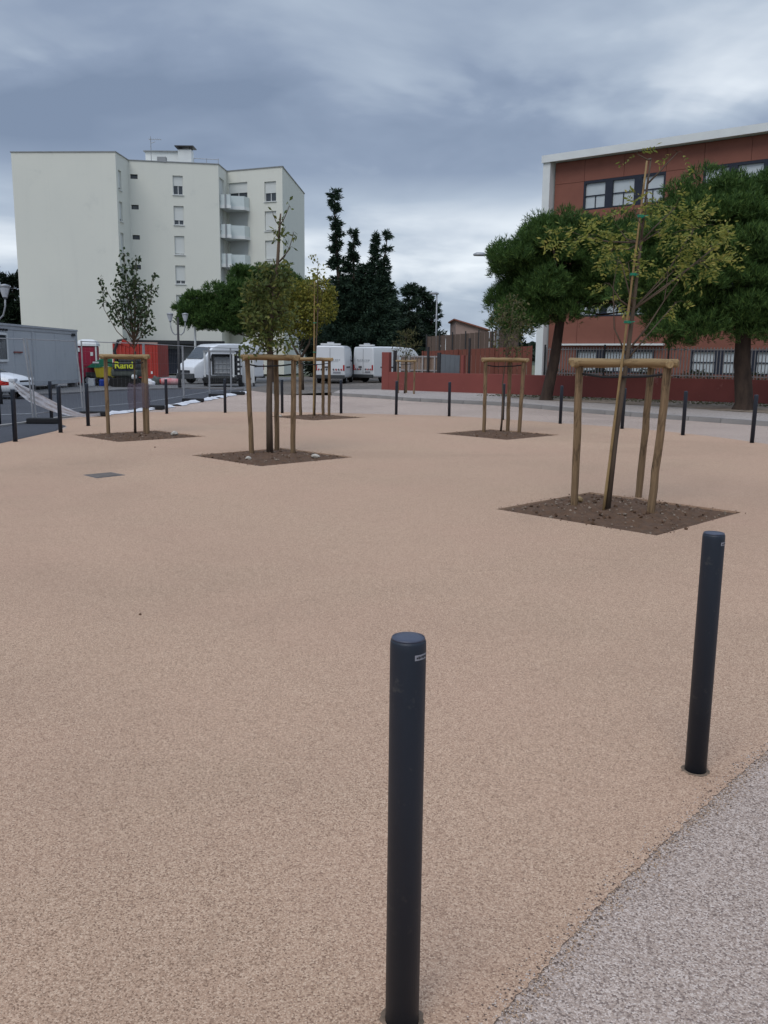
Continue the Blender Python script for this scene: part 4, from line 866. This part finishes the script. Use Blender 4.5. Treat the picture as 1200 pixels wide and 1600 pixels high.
stone((-1.16, 14.45, .03), (.10, .06, .035), 'pale flat stone in the right corner of the second planting square')
stone((-2.22, 14.05, .025), (.05, .045, .035), 'small pale stone near the front corner of the second planting square')
stone((2.30, 10.1, .04), (.06, .045, .04), 'yellowish stone beside the left post of the nearest tree support', 'rail')
stone((-2.95, 24.5, .02), (.06, .05, .04), 'pale stone at the left corner of the far planting square by the vans')
for (x, y, s_), lb in zip([(3.02, 8.5, .02), (-1.57, 5.4, .009), (-4.2, 15.8, .016)], ['dark crumb of soil beside the front corner of the nearest planting square', 'tiny dark crumb on the open plaza left of the front bollard', 'dark crumb on the plaza below the leftmost planting square']):
    stone((x, y, s_ * .5), (s_, s_, s_ * .7), lb, 'soil')

# ================================================================== VEHICLES
def loft_body(stations, prof):
    """stations (x, zb, zt, hw); prof: list of (fraction of half width, fraction of height) for one side, bottom to top"""
    mb = MB(); vs = []; n = len(prof) * 2
    for x, zb, zt, hw in stations:
        side = [(hw * a, zb + (zt - zb) * b) for a, b in prof]
        vs += [(x, y, z) for y, z in side] + [(x, -y, z) for y, z in side[::-1]]
    k = len(stations); fs = [(i * n + j, (i + 1) * n + j, (i + 1) * n + (j + 1) % n, i * n + (j + 1) % n) for i in range(k - 1) for j in range(n)]
    return mb.add(vs, fs + [tuple(range(n)), tuple(range(k * n - 1, (k - 1) * n - 1, -1))])
def wheel(parent, x, y, r, w):
    ty = MB(); rot = Matrix.Rotation(R(90), 3, 'X'); prof = [(r * .62, -w / 2), (r * .95, -w / 2), (r, -w * .36), (r, w * .36), (r * .95, w / 2), (r * .62, w / 2)]
    ty.lathe(prof, 24); ty.v = [tuple(rot @ Vector(p) + Vector((x, y, r))) for p in ty.v]; o = ty.build('wheel', 'tyre', parent, smooth=False)
    ri = MB(); sg = 1 if y > 0 else -1; ri.lathe([(r * .6, -w * .5 - .006), (r * .55, -w * .5 - .012), (r * .3, -w * .40), (.02, -w * .42)], 18)
    ri.v = [tuple(Matrix.Rotation(R(90) * sg, 3, 'X') @ Vector(p) + Vector((x, y, r))) for p in ri.v]; ri.build('rim', 'rim', o); return o
VP = [(.95, 0), (1.0, .04), (1.0, .25), (1.0, .5), (.985, .72), (.965, .90), (.93, .965), (.86, .99), (.45, 1.0)]
def van(label, loc, rz, rear_text=True, L=5.6, beacon=True, group='white vans parked in the yard'):
    t = thing('van', label, 'van', loc, rz, group); s = L / 5.6
    body = loft_body([(0.0, .52, 2.36, .93), (.05, .40, 2.43, .985), (.5, .38, 2.46, 1.0), (2.5 * s, .36, 2.47, 1.0), (3.7 * s, .36, 2.42, 1.0), (4.1 * s, .36, 2.26, .99), (4.9 * s, .34, 1.46, .97), (5.3 * s, .34, 1.24, .93), (5.55 * s, .36, 1.0, .86), (5.62 * s, .44, .82, .80)], VP)
    bo = body.build('body', 'van_white', t, smooth=True); bo.data.set_sharp_from_angle(angle=R(24))
    # windscreen and side glass
    def quad(pts, name, mat, par): return MB().add(pts, [(0, 1, 2, 3)]).build(name, mat, par)
    x0, x1 = 4.15 * s, 4.87 * s
    quad([(x1 + .02, -.80, 1.52), (x1 + .02, .80, 1.52), (x0 + .02, .76, 2.22), (x0 + .02, -.76, 2.22)], 'windscreen', 'glass', t)
    for sg in (1, -1):
        d = quad([(3.15 * s, sg * 1.006, 1.42), (4.45 * s, sg * 1.0, 1.42), (4.08 * s, sg * .945, 2.02), (3.15 * s, sg * .965, 2.02)], 'side_window', 'glass', t)
        MB().box((2.95 * s, sg * 1.003, 1.15), (.02, .012, 1.3)).build('door_seam', 'bumper', t)
        MB().box((1.75 * s, sg * 1.003, 1.05), (2.2 * s, .014, .09)).build('side_strip', 'bumper', t)
        mi = MB().box((4.35 * s, sg * 1.16, 1.55), (.14, .2, .38)).build('mirror', 'bumper', t, bevel=.03)
        MB().box((5.42 * s, sg * .68, .92), (.18, .28, .24)).build('headlight', 'lamp_clear', t, bevel=.03)
        MB().box((-.005, sg * .90, 1.02), (.05, .10, .36)).build('tail_light', 'red_light', t)
        for k in range(4): MB().box((-.012, sg * (.74 - k * .17), .90), (.02, .085, .12), mat=Matrix.Rotation(R(35) * sg, 3, 'X')).build('chevron', 'red_light' if k % 2 == 0 else 'bumper', t)
    MB().box((-.03, 0, .44), (.18, 1.94, .24)).build('rear_bumper', 'bumper', t, bevel=.03)
    MB().box((5.60 * s, 0, .46), (.16, 1.74, .34)).build('front_bumper', 'bumper', t, bevel=.05)
    MB().box((5.63 * s, 0, .74), (.04, 1.0, .16)).build('grille', 'ink', t)
    MB().box((-.006, 0, 1.40), (.012, .018, 1.75)).build('rear_door_seam', 'bumper', t)
    MB().box((-.02, .28, 1.06), (.03, .30, .09)).build('rear_handle', 'bumper', t)
    MB().box((-.015, -.45, .72), (.02, .5, .11)).build('number_plate', 'sticker', t)
    if rear_text:
        m = MB(); y = -.62
        while y < .62: w = random.uniform(.05, .13); m.box((-.008, y, 1.52 + random.uniform(-.015, .015)), (.006, w, .10)); y += w + .04
        m.box((-.008, 0, 1.42), (.006, 1.1, .025)); m.build('lettering', 'cabin', t)
    if beacon:
        MB().box((.35, 0, 2.53), (.22, 1.3, .10)).build('roof_bar', 'white_plastic', t); MB().box((.35, 0, 2.62), (.16, .45, .10)).build('beacon', 'lamp_clear', t)
    for x in (1.0 * s, 4.55 * s):
        for sg in (1, -1): wheel(t, x, sg * .86, .34, .22)
    return t
van('white van seen from behind under the tall crooked conifer', (-3.62, 57.2, 0), R(86))
van('white van seen obliquely behind the red end pier, third from the left', (-1.55, 60.6, 0), R(46), L=5.9)
van('white high roofed van facing left behind the cage trailer', (-8.6, 57.5, 0), R(228), False, L=5.4)

def car(label, loc, rz):
    t = thing('car', label, 'car', loc, rz); CP = [(.86, 0), (.97, .1), (1, .35), (.98, .6), (.93, .8), (.82, .95), (.5, 1)]
    loft_body([(0, .35, .8, .72), (.15, .25, .92, .80), (1.0, .22, 1.0, .86), (2.4, .22, .98, .87), (3.3, .22, .96, .85), (3.8, .25, .86, .80), (4.1, .28, .72, .70), (4.15, .36, .6, .62)], CP).build('body', 'van_white', t, smooth=True)
    loft_body([(.5, .9, 1.0, .78), (.9, .9, 1.36, .72), (1.4, .9, 1.45, .70), (2.2, .9, 1.43, .70), (3.05, .9, 1.0, .78)], [(1, 0), (.98, .3), (.9, .75), (.78, .96), (.4, 1)]).build('cabin_glass', 'glass', t, smooth=True)
    loft_body([(1.0, 1.37, 1.42, .60), (1.4, 1.38, 1.475, .64), (2.1, 1.38, 1.46, .63), (2.3, 1.35, 1.40, .58)], [(1, 0), (.95, .6), (.6, 1)]).build('roof', 'van_white', t, smooth=True)
    MB().box((4.12, 0, .42), (.12, 1.3, .18)).build('bumper', 'bumper', t, bevel=.03); MB().box((4.10, 0, .64), (.08, .8, .10)).build('grille', 'ink', t)
    for sg in (1, -1): MB().box((3.98, sg * .62, .70), (.26, .24, .14)).build('headlight', 'lamp_clear', t, bevel=.03)
    for x in (.8, 3.3):
        for sg in (1, -1): wheel(t, x, sg * .76, .30, .19)
    return t
car('white car whose bonnet enters from the left edge before the grey cabin', (-17.75, 33.6, 0), R(-6))

# ================================================================== BUILDING SITE ON THE LEFT
cb = thing('site_cabin', 'long grey site cabin with a white window at the left edge', 'cabin', (-16.7, 42, 0))
CX = -16.55; Y0, Y1 = 35.2, 47.3
MB().box((CX - 1.25, (Y0 + Y1) / 2, 1.55), (2.48, Y1 - Y0 - .02, 2.34)).build('body', 'cabin', cb, True)
for y in (Y0 + .08, 41.3, Y1 - .08): MB().box((CX - .07, y, 1.53), (.18, .16, 2.62)).build('corner_post', 'cabin_frame', cb, True, bevel=.01)
for z in (.28, 2.80): MB().box((CX - .06, (Y0 + Y1) / 2, z), (.15, Y1 - Y0 + .01, .17)).build('frame_rail', 'cabin_frame', cb, True, bevel=.01)
MB().box((CX - 1.25, (Y0 + Y1) / 2, 2.93), (2.6, Y1 - Y0 + .06, .09)).build('roof', 'cabin_frame', cb, True)
for k in range(4): MB().box((CX - .003, Y0 + 1.6 + k * 2.45, 1.54), (.014, .02, 2.36)).build('panel_rib', 'cabin', cb, True)
w = MB()
for y in (36.7, 38.45): w.box((CX + .02, y, 1.95), (.07, .1, 1.2))
for z in (1.38, 2.52): w.box((CX + .02, 37.575, z), (.068, 1.65, .1))
w.box((CX + .018, 37.575, 1.95), (.06, .06, 1.05)); wo_ = w.build('window', 'pvc', cb, True)
MB().box((CX + .012, 37.575, 1.95), (.02, 1.66, 1.06)).build('pane', 'glass', wo_, True)
for k in range(6): MB().box((CX + .03, 37.0 + k * .3, 2.70), (.04, .16, .09)).build('vent_slot', 'ink', cb, True)
MB().box((CX + .025, 46.7, 2.70), (.05, .45, .14)).build('vent', 'ink', cb, True); MB().box((CX + .022, 39.6, 1.75), (.04, .9, .06)).build('name_strip', 'red_wall', cb, True)
for k in range(5): MB().box((CX - .2, Y0 + .4 + k * 2.8, .09), (.4, .35, .2)).build('support_block', 'kerb_dark', cb, True)
tl = thing('portable_toilet', 'magenta portable toilet with white domed roof beside the grey cabin', 'toilet', (-16.75, 49.6, 0), R(8))
MB().box((0, 0, 1.12), (.98, 1.05, 2.08)).build('body', 'toilet_red', tl, bevel=.05)
for sx_ in (-.5, .5): MB().box((sx_, -.5, 1.15), (.07, .09, 2.15)).build('corner', 'white_plastic' if sx_ > 0 else 'toilet_red', tl)
dm = MB(); dm.add(*(lambda P: ([(x * .56 * s, y * .58 * s, z) for z, s in P for x, y in ((-1, -1), (1, -1), (1, 1), (-1, 1))], [(i * 4 + j, i * 4 + (j + 1) % 4, (i + 1) * 4 + (j + 1) % 4, (i + 1) * 4 + j) for i in range(3) for j in range(4)] + [(12, 13, 14, 15)]))([(2.16, 1), (2.28, .97), (2.45, .78), (2.52, .45)])); dm.build('roof', 'white_plastic', tl, bevel=.03)
MB().box((.03, -.545, 1.1), (.74, .03, 1.9)).build('door', 'toilet_red', tl, bevel=.01)
MB().box((.28, -.57, 1.72), (.14, .02, .2)).build('door_sign', 'white_plastic', tl); MB().box((-.42, -.57, 1.95), (.12, .02, .22)).build('number_sign', 'white_plastic', tl); MB().box((0, 0, .06), (1.1, 1.15, .12)).build('base', 'dark_metal', tl)
dp = thing('site_dumper', 'small site dumper with yellow skip under a green cover', 'dumper', (-16.0, 49.0, 0))
gvv = []; 
for i, t_ in enumerate(np.linspace(0, 1, 9)):
    z = 1.02 + .56 * math.sin(t_ * math.pi * .62); 
    for y in (-.55, .0, .55): gvv.append((-.62 + 1.55 * t_, y, z - (.10 if y else 0)))
MB().add(gvv, [(i * 3 + j, (i + 1) * 3 + j, (i + 1) * 3 + j + 1, i * 3 + j + 1) for i in range(8) for j in range(2)]).build('cover', 'green_paint', dp, smooth=True)
sd_ = MB(); prof = [(-.62 + 1.55 * t_, 1.02 + .56 * math.sin(t_ * math.pi * .62) - .1) for t_ in np.linspace(0, 1, 9)]
sd_.add([(x, -.552, z) for x, z in prof] + [(x, -.552, max(.98, z - .42)) for x, z in prof], [(i, i + 1, i + 10, i + 9) for i in range(8)]); sd_.build('cover_side', 'green_paint', dp)
MB().box((.02, -.565, 1.26), (.34, .015, .09)).build('cover_lettering', 'white_plastic', dp)
MB().add([(.0, -.5, .45), (.75, -.5, .45), (.75, .5, .45), (.0, .5, .45), (-.12, -.52, 1.0), (.85, -.52, 1.05), (.85, .52, 1.05), (-.12, .52, 1.0)], [(3, 2, 1, 0), (4, 5, 6, 7), (0, 1, 5, 4), (1, 2, 6, 5), (2, 3, 7, 6), (3, 0, 4, 7)]).build('skip', 'yellow_paint', dp)
MB().box((-.2, 0, .52), (.9, .7, .4)).build('chassis', 'machine_dark', dp)
for x in (-.42, .62):
    for sg in (-1, 1): wheel(dp, x, sg * .48, .28, .24)
tag(MB().lathe([(.16, 0), (.17, .02), (.17, .30), (.12, .36), (.05, .37)], 16, (-15.6, 48.2, -.012)).build('drum', 'blue_plastic'), 'small blue plastic drum beside the site dumper', 'drum')
bxk = MB().box((0, 0, .19), (.32, .3, .38)).add([(-.17, -.16, .38), (.17, -.16, .38), (.17, .16, .41), (-.17, .16, .41)], [(0, 1, 2, 3)]).build('canister', 'white_plastic', bevel=.03); bxk.location = (-16.05, 47.8, -.012); tag(bxk, 'white plastic canister beside the site dumper', 'canister')
# compact digger with lime lettering
dg = thing('mini_digger', 'dark compact digger with lime yellow lettering behind the leftmost support', 'digger', (-14.0, 47.6, -.01))
for sg in (-1, 1):
    tr_ = MB(); n = 20
    pr_ = [((.62 if math.cos(a) > 0 else -.62) + .23 * math.cos(a), .24 + .23 * math.sin(a)) for a in np.linspace(0, 2 * math.pi, n, endpoint=False)]
    tr_.add([(x, sg * .52 - .14, z) for x, z in pr_] + [(x, sg * .52 + .14, z) for x, z in pr_], [(i, (i + 1) % n, (i + 1) % n + n, i + n) for i in range(n)] + [tuple(range(n)), tuple(range(2 * n - 1, n - 1, -1))]); tr_.build('track', 'tyre', dg)
MB().box((0, 0, .40), (1.0, .9, .24)).build('undercarriage', 'machine_olive', dg, bevel=.03)
MB().box((0, 0, .74), (1.46, 1.25, .42)).build('body', 'machine_olive', dg, bevel=.12)
MB().box((.02, -.05, 1.12), (1.38, 1.15, .38)).build('engine_cover', 'machine_dark', dg, bevel=.12)
MB().box((.12, .1, 1.46), (1.05, .85, .30)).build('seat_console', 'machine_dark', dg, bevel=.06)
for x in (-.5, .6): MB().tube([(x, -.5, 1.25), (x, -.48, 1.9)], .035, 6).build('canopy_post', 'dark_metal', dg)
put_text('lettering', 'Rand', .50, 'lime', dg, (.0, -.645, 1.14), (R(90), 0, 0))
MB().box((.0, -.64, .90), (1.1, .02, .07)).build('lower_lettering', 'navy', dg)
MB().tube([(.45, -.62, .55), (.62, -.68, .52)], .13, 10).build('work_light', 'white_plastic', dg)
arm = MB(); arm.tube([(-.55, .2, 1.1), (-.7, .1, 1.9), (-.45, .0, 2.45), (.05, -.1, 2.55)], [.09, .09, .08, .06], 8); arm.build('boom', 'machine_dark', dg, smooth=True)
MB().box((.0, -.05, 2.30), (.5, .2, .28), mat=Matrix.Rotation(R(25), 3, 'Y')).build('bucket', 'red_paint', dg, bevel=.03)
# red container with ribs
rc = thing('red_container', 'bright red steel container behind the leftmost tree support', 'container', (-16.6, 61.5, 0), R(-4))
MB().box((-.9, 1.2, 1.32), (3.1, 2.4, 2.30)).build('body', 'red_paint', rc)
dr = MB().box((.0, -.035, 1.35), (1.12, .06, 2.16)).build('door', 'red_paint', rc, bevel=.015)
for u in (-.32, .0, .32): MB().tube([(u, -.09, .35), (u, -.09, 2.35)], .018, 6).build('lock_bar', 'red_paint', dr)
for u in (-2.42, -.66, .66): MB().box((u, -.05, 1.32), (.12, .14, 2.42)).build('corner_post', 'red_paint', rc)
for z in (.16, 2.52): MB().box((-.88, -.05, z), (3.2, .15, .13)).build('frame_rail', 'pink_wall' if z > 1 else 'red_paint', rc)
for k in range(6): MB().box((-2.2 + k * .27, -.02, 1.34), (.10, .06, 2.1)).build('rib', 'red_paint', rc)
MB().box((.25, -.08, .50), (.14, .02, .18)).build('notice', 'white_plastic', rc)
# red-white plastic barrier lying on the ground, rubble sacks
bb = thing('plastic_barrier', 'faded red and white plastic barrier rolled up on the ground beside the van', 'barrier', (-12.5, 51.0, -.012), R(6))
MB().tube([(-.55, 0, .2), (-.2, .02, .21), (.2, 0, .20), (.55, .03, .19)], [.19, .2, .19, .17], 12).build('roll', 'pink_plastic', bb, smooth=True); MB().tube([(-.62, 0, .2), (-.53, 0, .2)], .14, 12).build('red_end', 'red_cloth', bb)
def sack(loc, s, mat, label):
    bm = bmesh.new(); bmesh.ops.create_icosphere(bm, subdivisions=3, radius=1)
    for v_ in bm.verts:
        c = v_.co.copy(); k = 1 + .16 * math.sin(c.x * 5 + loc[0]) * math.sin(c.y * 6) + .12 * math.sin(c.z * 9 + c.x * 4 + loc[1]); v_.co = Vector((c.x * s[0], c.y * s[1], max(-.2, c.z) * s[2])) * k + Vector((0, 0, s[2] * .18))
    me = bpy.data.meshes.new('sack'); bm.to_mesh(me); bm.free(); me.materials.append(M[mat]); me.polygons.foreach_set('use_smooth', [True] * len(me.polygons)); o = mobj('rubble_sack', me, loc=loc); tag(o, label, 'sack', 'sacks heaped before the red container')
sack((-14.0, 51.2, -.012), (.36, .28, .34), 'white_cloth', 'white crumpled sack left in front of the red container'); sack((-13.5, 51.6, -.012), (.32, .28, .42), 'machine_olive', 'dark green sack in front of the red container'); sack((-13.6, 50.6, -.012), (.30, .24, .22), 'white_cloth', 'small white sack nearest the road before the red container')
# cage trailer with tank
ct = thing('cage_trailer', 'dark open frame trailer carrying a grey caged water tank', 'trailer', (-9.25, 49.6, 0), R(4))
MB().box((0, .4, .48), (1.85, 2.2, .18)).build('chassis', 'machine_dark', ct, bevel=.02); MB().box((0, -.78, .34), (1.75, .25, .30)).build('bumper_beam', 'tyre', ct, bevel=.04)
for x in (-.86, .72):
    for y in (-.68, 1.4): MB().box((x, y, 1.25), (.10, .10, 1.44)).build('corner_post', 'white_plastic' if y < 0 else 'machine_dark', ct)
MB().box((-.07, .36, 1.95), (1.75, 2.2, .08)).build('canopy', 'machine_dark', ct); MB().box((-.07, -.72, 1.93), (1.75, .06, .10)).build('canopy_edge', 'galv', ct)
MB().box((.02, 1.45, 1.2), (1.5, .05, 1.2)).build('back_panel', 'machine_dark', ct)
tk_ = MB().box((.08, .1, 1.13), (.86, .9, 1.02)).build('tank', 'tank', ct, bevel=.09)
for z in (.75, 1.0, 1.25, 1.5): MB().tube([(-.37, -.375, z), (.53, -.375, z)], .016, 5).build('cage_bar', 'galv', tk_)
for x in (-.37, -.15, .08, .31, .53): MB().tube([(x, -.38, .62), (x, -.38, 1.66)], .016, 5).build('cage_bar', 'galv', tk_)
mk = MB()
for k in range(5): mk.box((1.0, -.7, .72 + k * .26), (.10, .03, .12))
MB().box((1.0, -.66, 1.22), (.22, .06, 1.45)).build('marker_board', 'ink', ct); mk.build('marker_blocks', 'white_plastic', ct)
for sg in (-1, 1): wheel(ct, .0, .0, .0001, .0001) if False else None
for sg in (-1, 1):
    o = wheel(ct, 0, 0, .32, .2); o.matrix_local = Matrix.Translation((sg * .98, .5, 0)) @ Matrix.Rotation(R(90), 4, 'Z')
sp = thing('notice_board', 'white upright panel with black marks right of the cage trailer', 'panel', (-7.85, 50.2, 0))
MB().box((0, 0, 1.02), (.70, .05, 1.72)).build('board', 'white_plastic', sp, bevel=.01)
mk = MB()
for x, z, w_, h_ in ((-.2, 1.62, .08, .07), (-.05, 1.52, .06, .06), (-.12, 1.22, .12, .10), (-.05, 1.12, .3, .035), (-.16, 1.30, .05, .12), (-.1, .45, .07, .22), (.12, .42, .1, .1)): mk.box((x, -.028, z), (w_, .012, h_))
mk.build('marks', 'ink', sp)
for x in (-.3, .3): MB().box((x, .03, .1), (.06, .4, .2)).build('foot', 'dark_metal', sp)

# temporary fencing on black feet
HP = [(-10.6, 19.4), (-8.62, 21.4), (-8.35, 24.1), (-7.5, 27.3), (-7.38, 32.0), (-7.3, 36.3), (-6.8, 38.6), (-6.83, 43.0)]
HL = ['leftmost temporary fence panel beside the sagging white net', 'temporary fence panel behind the white net and bollards', 'temporary fence panel left of the first tree support', 'temporary fence panel in front of the red container', 'temporary fence panel in front of the white high roofed van', 'short temporary fence panel before the cage trailer', 'farthest temporary fence panel with a bluish post']
for i in range(7):
    P, Q = HP[i], HP[i + 1]; f, a, L = frame3(P, Q); t = thing('temporary_fence', HL[i], 'fence', (P[0], P[1], 0), group='temporary site fence panels'); lean = (-.12 if i < 2 else 0)
    for u, nm in ((.05, 'upright'), (L - .05, 'upright')):
        p = f(u, 0, .12); MB().tube([p, p + Vector((lean * .3, 0, .95)), p + Vector((lean, 0, 1.92))], .021, 7).build(nm, 'galv', t, True)
    for z in (.22, 2.02):
        p, q = f(.05, 0, z), f(L - .05, 0, z); k = (z - .12) / 1.92 * lean; MB().tube([p + Vector((k, 0, 0)), q + Vector((k, 0, 0))], .012, 6).build('rail', 'galv', t, True)
    wr = MB()
    for k in range(1, int(L / .22)): p = f(k * .22, 0, .22); wr.tube([p, p + Vector((lean, 0, 1.8))], .001, 3, False)
    for z in (.6, 1.0, 1.4, 1.75): p, q = f(.05, 0, z), f(L - .05, 0, z); k = z / 2 * lean; wr.tube([p + Vector((k, 0, 0)), q + Vector((k, 0, 0))], .001, 3, False)
    wr.build('mesh', 'galv', t, True, kind='stuff')
FP = [(-8.3, 21.1, .75, R(6)), (-8.0, 23.9, .75, R(4)), (-7.15, 27.2, .50, R(-3)), (-7.05, 32.0, .78, R(2)), (-7.0, 36.2, .62, R(0)), (-6.5, 38.5, .62, R(5))]
FLB = ['long black fence foot by the leftmost temporary panel', 'black fence foot behind the bollard left of the first planting square', 'black fence foot right of the leftmost tree support', 'black fence foot below the lantern post', 'black fence foot in front of the cage trailer', 'farthest black fence foot left of the second tree']
for (x, y, w_, a), lb in zip(FP, FLB):
    o = MB().box((0, 0, .065), (w_, .24, .13)).build('rubber_block', 'rubber', bevel=.025); o.location = (x, y, .006); o.rotation_euler = (0, 0, a); tag(o, lb, 'rubber block', 'rubber blocks along the street edge')
# sagging white net
def ribbon(name, pts, widths, mat, label, cat, up=(0, .25, 1), amp=.03, nseg=48, nw=8):
    path = catmull(pts, False, nseg // (len(pts) - 1)); ws = np.interp(np.linspace(0, 1, len(path)), np.linspace(0, 1, len(widths)), widths); vs = []
    U = Vector(up).normalized()
    for i, p in enumerate(path):
        for j in range(nw + 1):
            s_ = j / nw - .5; q = Vector(p) + U * ws[i] * s_ + Vector((0, 1, 0)) * (amp * math.sin(j * 1.9 + i * .35) + random.gauss(0, amp * .35)); q.z = max(q.z, .012 + random.random() * .01); vs.append(q)
    fs = [(i * (nw + 1) + j, (i + 1) * (nw + 1) + j, (i + 1) * (nw + 1) + j + 1, i * (nw + 1) + j + 1) for i in range(len(path) - 1) for j in range(nw)]
    return tag(MB().add(vs, fs).build(name, mat, smooth=True), label, cat)
ribbon('netting', [(-9.02, 21.2, 1.0), (-8.95, 21.25, .86), (-8.75, 21.5, .66), (-8.5, 22.0, .42), (-8.25, 22.6, .20), (-8.05, 23.2, .07), (-7.75, 23.9, .05)], [.10, .20, .32, .30, .18, .10, .10], 'net_cloth', 'white mesh netting sagging from the fence to the ground behind bollards', 'netting')
ribbon('barrier_net', [(-10.4, 21.0, 1.22), (-9.8, 21.05, 1.08), (-9.4, 21.1, .98), (-9.1, 21.15, .95)], [.26, .22, .14, .08], 'red_cloth', 'red plastic barrier netting at the left edge above the bollards', 'netting')
def strip(pts, w, label, seed):
    path = catmull(pts, False, 14); vs = []; nw = 7; random.seed(seed)
    for i, p in enumerate(path):
        hgt = .035 + .045 * abs(math.sin(i * .37 + seed)) * abs(math.sin(i * .13)) + random.random() * .02
        for j in range(nw + 1):
            s_ = j / nw - .5; vs.append((p[0] + w * s_ * (1 + .3 * math.sin(i * .5)) + random.gauss(0, .015), p[1] + random.gauss(0, .02), .014 + hgt * math.cos(s_ * math.pi) * random.uniform(.7, 1.1)))
    tag(MB().add(vs, [(i * (nw + 1) + j, i * (nw + 1) + j + 1, (i + 1) * (nw + 1) + j + 1, (i + 1) * (nw + 1) + j) for i in range(len(path) - 1) for j in range(nw)]).build('sheeting', 'white_cloth', smooth=True), label, 'sheeting', 'white sheeting along the street edge')
strip([(-7.9, 24.0), (-7.75, 25.0), (-7.45, 26.3), (-7.15, 27.6), (-7.1, 28.6)], .34, 'white crumpled sheeting along the kerb behind the leftmost support', 3)
strip([(-7.05, 29.4), (-7.0, 31.5), (-6.9, 33.4), (-6.85, 34.6)], .40, 'white crumpled sheeting along the kerb left of the cage trailer bollard', 5)
strip([(-6.8, 35.2), (-6.75, 37.5), (-6.65, 39.2), (-6.5, 40.4)], .46, 'white crumpled sheeting at the far end of the kerb by the trailer', 8)

# ================================================================== STREET LAMPS
def head(mb, c, l, w, h, rz=0):
    n = 14; rot = Matrix.Rotation(rz, 3, 'Z')
    for k, (s_, z) in enumerate(((.55, 0), (1, .25), (.95, .55), (.6, .9), (.1, 1))): pass
    m = MB(); m.lathe([(.45, 0), (.5, .25), (.46, .6), (.28, .92), (.02, 1)], n); mb.add([rot @ Vector((p[0] * l, p[1] * w, p[2] * h)) + Vector(c) for p in m.v], m.f)
def lamp(label, loc, h, arm, mat='white_trim', r=.075):
    t = thing('street_lamp', label, 'street lamp', loc, group='column street lamps'); pm_ = MB(); pm_.tube([(0, 0, 0), (0, 0, h * .5), (0, 0, h)], [r * 1.3, r, r * .75], 10); pm_.build('column', mat, t, smooth=True)
    if abs(arm) > .3: MB().tube([(0, 0, h), (arm * .45, 0, h + .14), (arm, 0, h + .22)], .04, 6).build('arm', mat, t)
    hm = MB(); head(hm, (arm, 0, h + (.15 if abs(arm) > .3 else 0)), .85, .42, .22); hm.build('lamp_head', mat, t, smooth=True); return t
lamp('white column street lamp before the low spreading pine', (-12.85, 59.5, 0), 5.35, .22)
lamp('grey street lamp against the sky right of the dark conifers', (4.25, 75, 0), 7.0, -.25, 'galv')
lamp('street lamp with a long arm half hidden by the school pine', (6.95, 55, 0), 7.75, -1.25, 'galv')
def lantern(label, loc):
    t = thing('lantern_post', label, 'street lamp', loc, group='two armed lantern posts'); MB().tube([(0, 0, 0), (0, 0, .5), (0, 0, 3.7)], [.10, .075, .055], 10).build('column', 'dark_metal', t, smooth=True)
    for sg in (-1, 1):
        MB().tube([(0, 0, 2.85), (sg * .16, 0, 2.78), (sg * .30, 0, 2.92), (sg * .38, 0, 3.2), (sg * .40, 0, 3.5)], .03, 6).build('arm', 'galv', t, smooth=True)
        cu = MB().lathe([(.06, 3.46), (.08, 3.52), (.17, 3.84), (.18, 3.88), (.04, 3.92)], 14, (sg * .40, 0, 0)).build('lantern', 'galv', t, smooth=True)
        MB().lathe([(.07, 3.50), (.15, 3.78), (.05, 3.80)], 12, (sg * .40, -.03, 0)).build('glass', 'lamp_clear', cu)
    return t
lantern('dark two armed lantern post in front of the apartment entrance', (-11.05, 47.0, -.012)); lantern('two armed lantern post just inside the left edge of the picture', (-12.95, 29.3, 0))

# hedge behind the red wall, weeds along its foot
N = 5200; u = rng.uniform(9, 24, N); kx = rng.uniform(-1.3, -.45, N); z = .2 + rng.random(N) ** .7 * (1.0 + .15 * np.sin(u * 3))
P = np.array([[*fW(a, b, c)] for a, b, c in zip(u, kx, z)]); hg = thing('hedge', 'low olive hedge behind the pale bar fence', 'hedge', (*fW(15, -.9, 0)[:2], .06)); P -= np.array([*fW(15, -.9, 0)[:2], .06])
leaf_mesh('leaves', P, unit(N), .12, .06, M['hedge'], hg); hb = MB()
for k in range(12): p = fW(9.5 + k * 1.25, -.9, .06) - Vector((*fW(15, -.9, 0)[:2], .06)); hb.tube([p, p + Vector((0, 0, .8))], .02, 5)
hb.build('stems', 'bark', hg, kind='stuff')
N = 1500; u = rng.uniform(7, 25, N); kx = rng.uniform(.3, 2.6, N); P = np.array([[*fW(a, b, PAVE + .004)] for a, b in zip(u, kx)]); D = unit(N) * .8; D[:, 2] = rng.uniform(.02, .25, N)
tag(leaf_mesh('leaf_litter', P, D, .10, .04, M['olive_leaf'], None), 'scattered dry pine litter on the bare earth along the red wall', 'leaf litter')
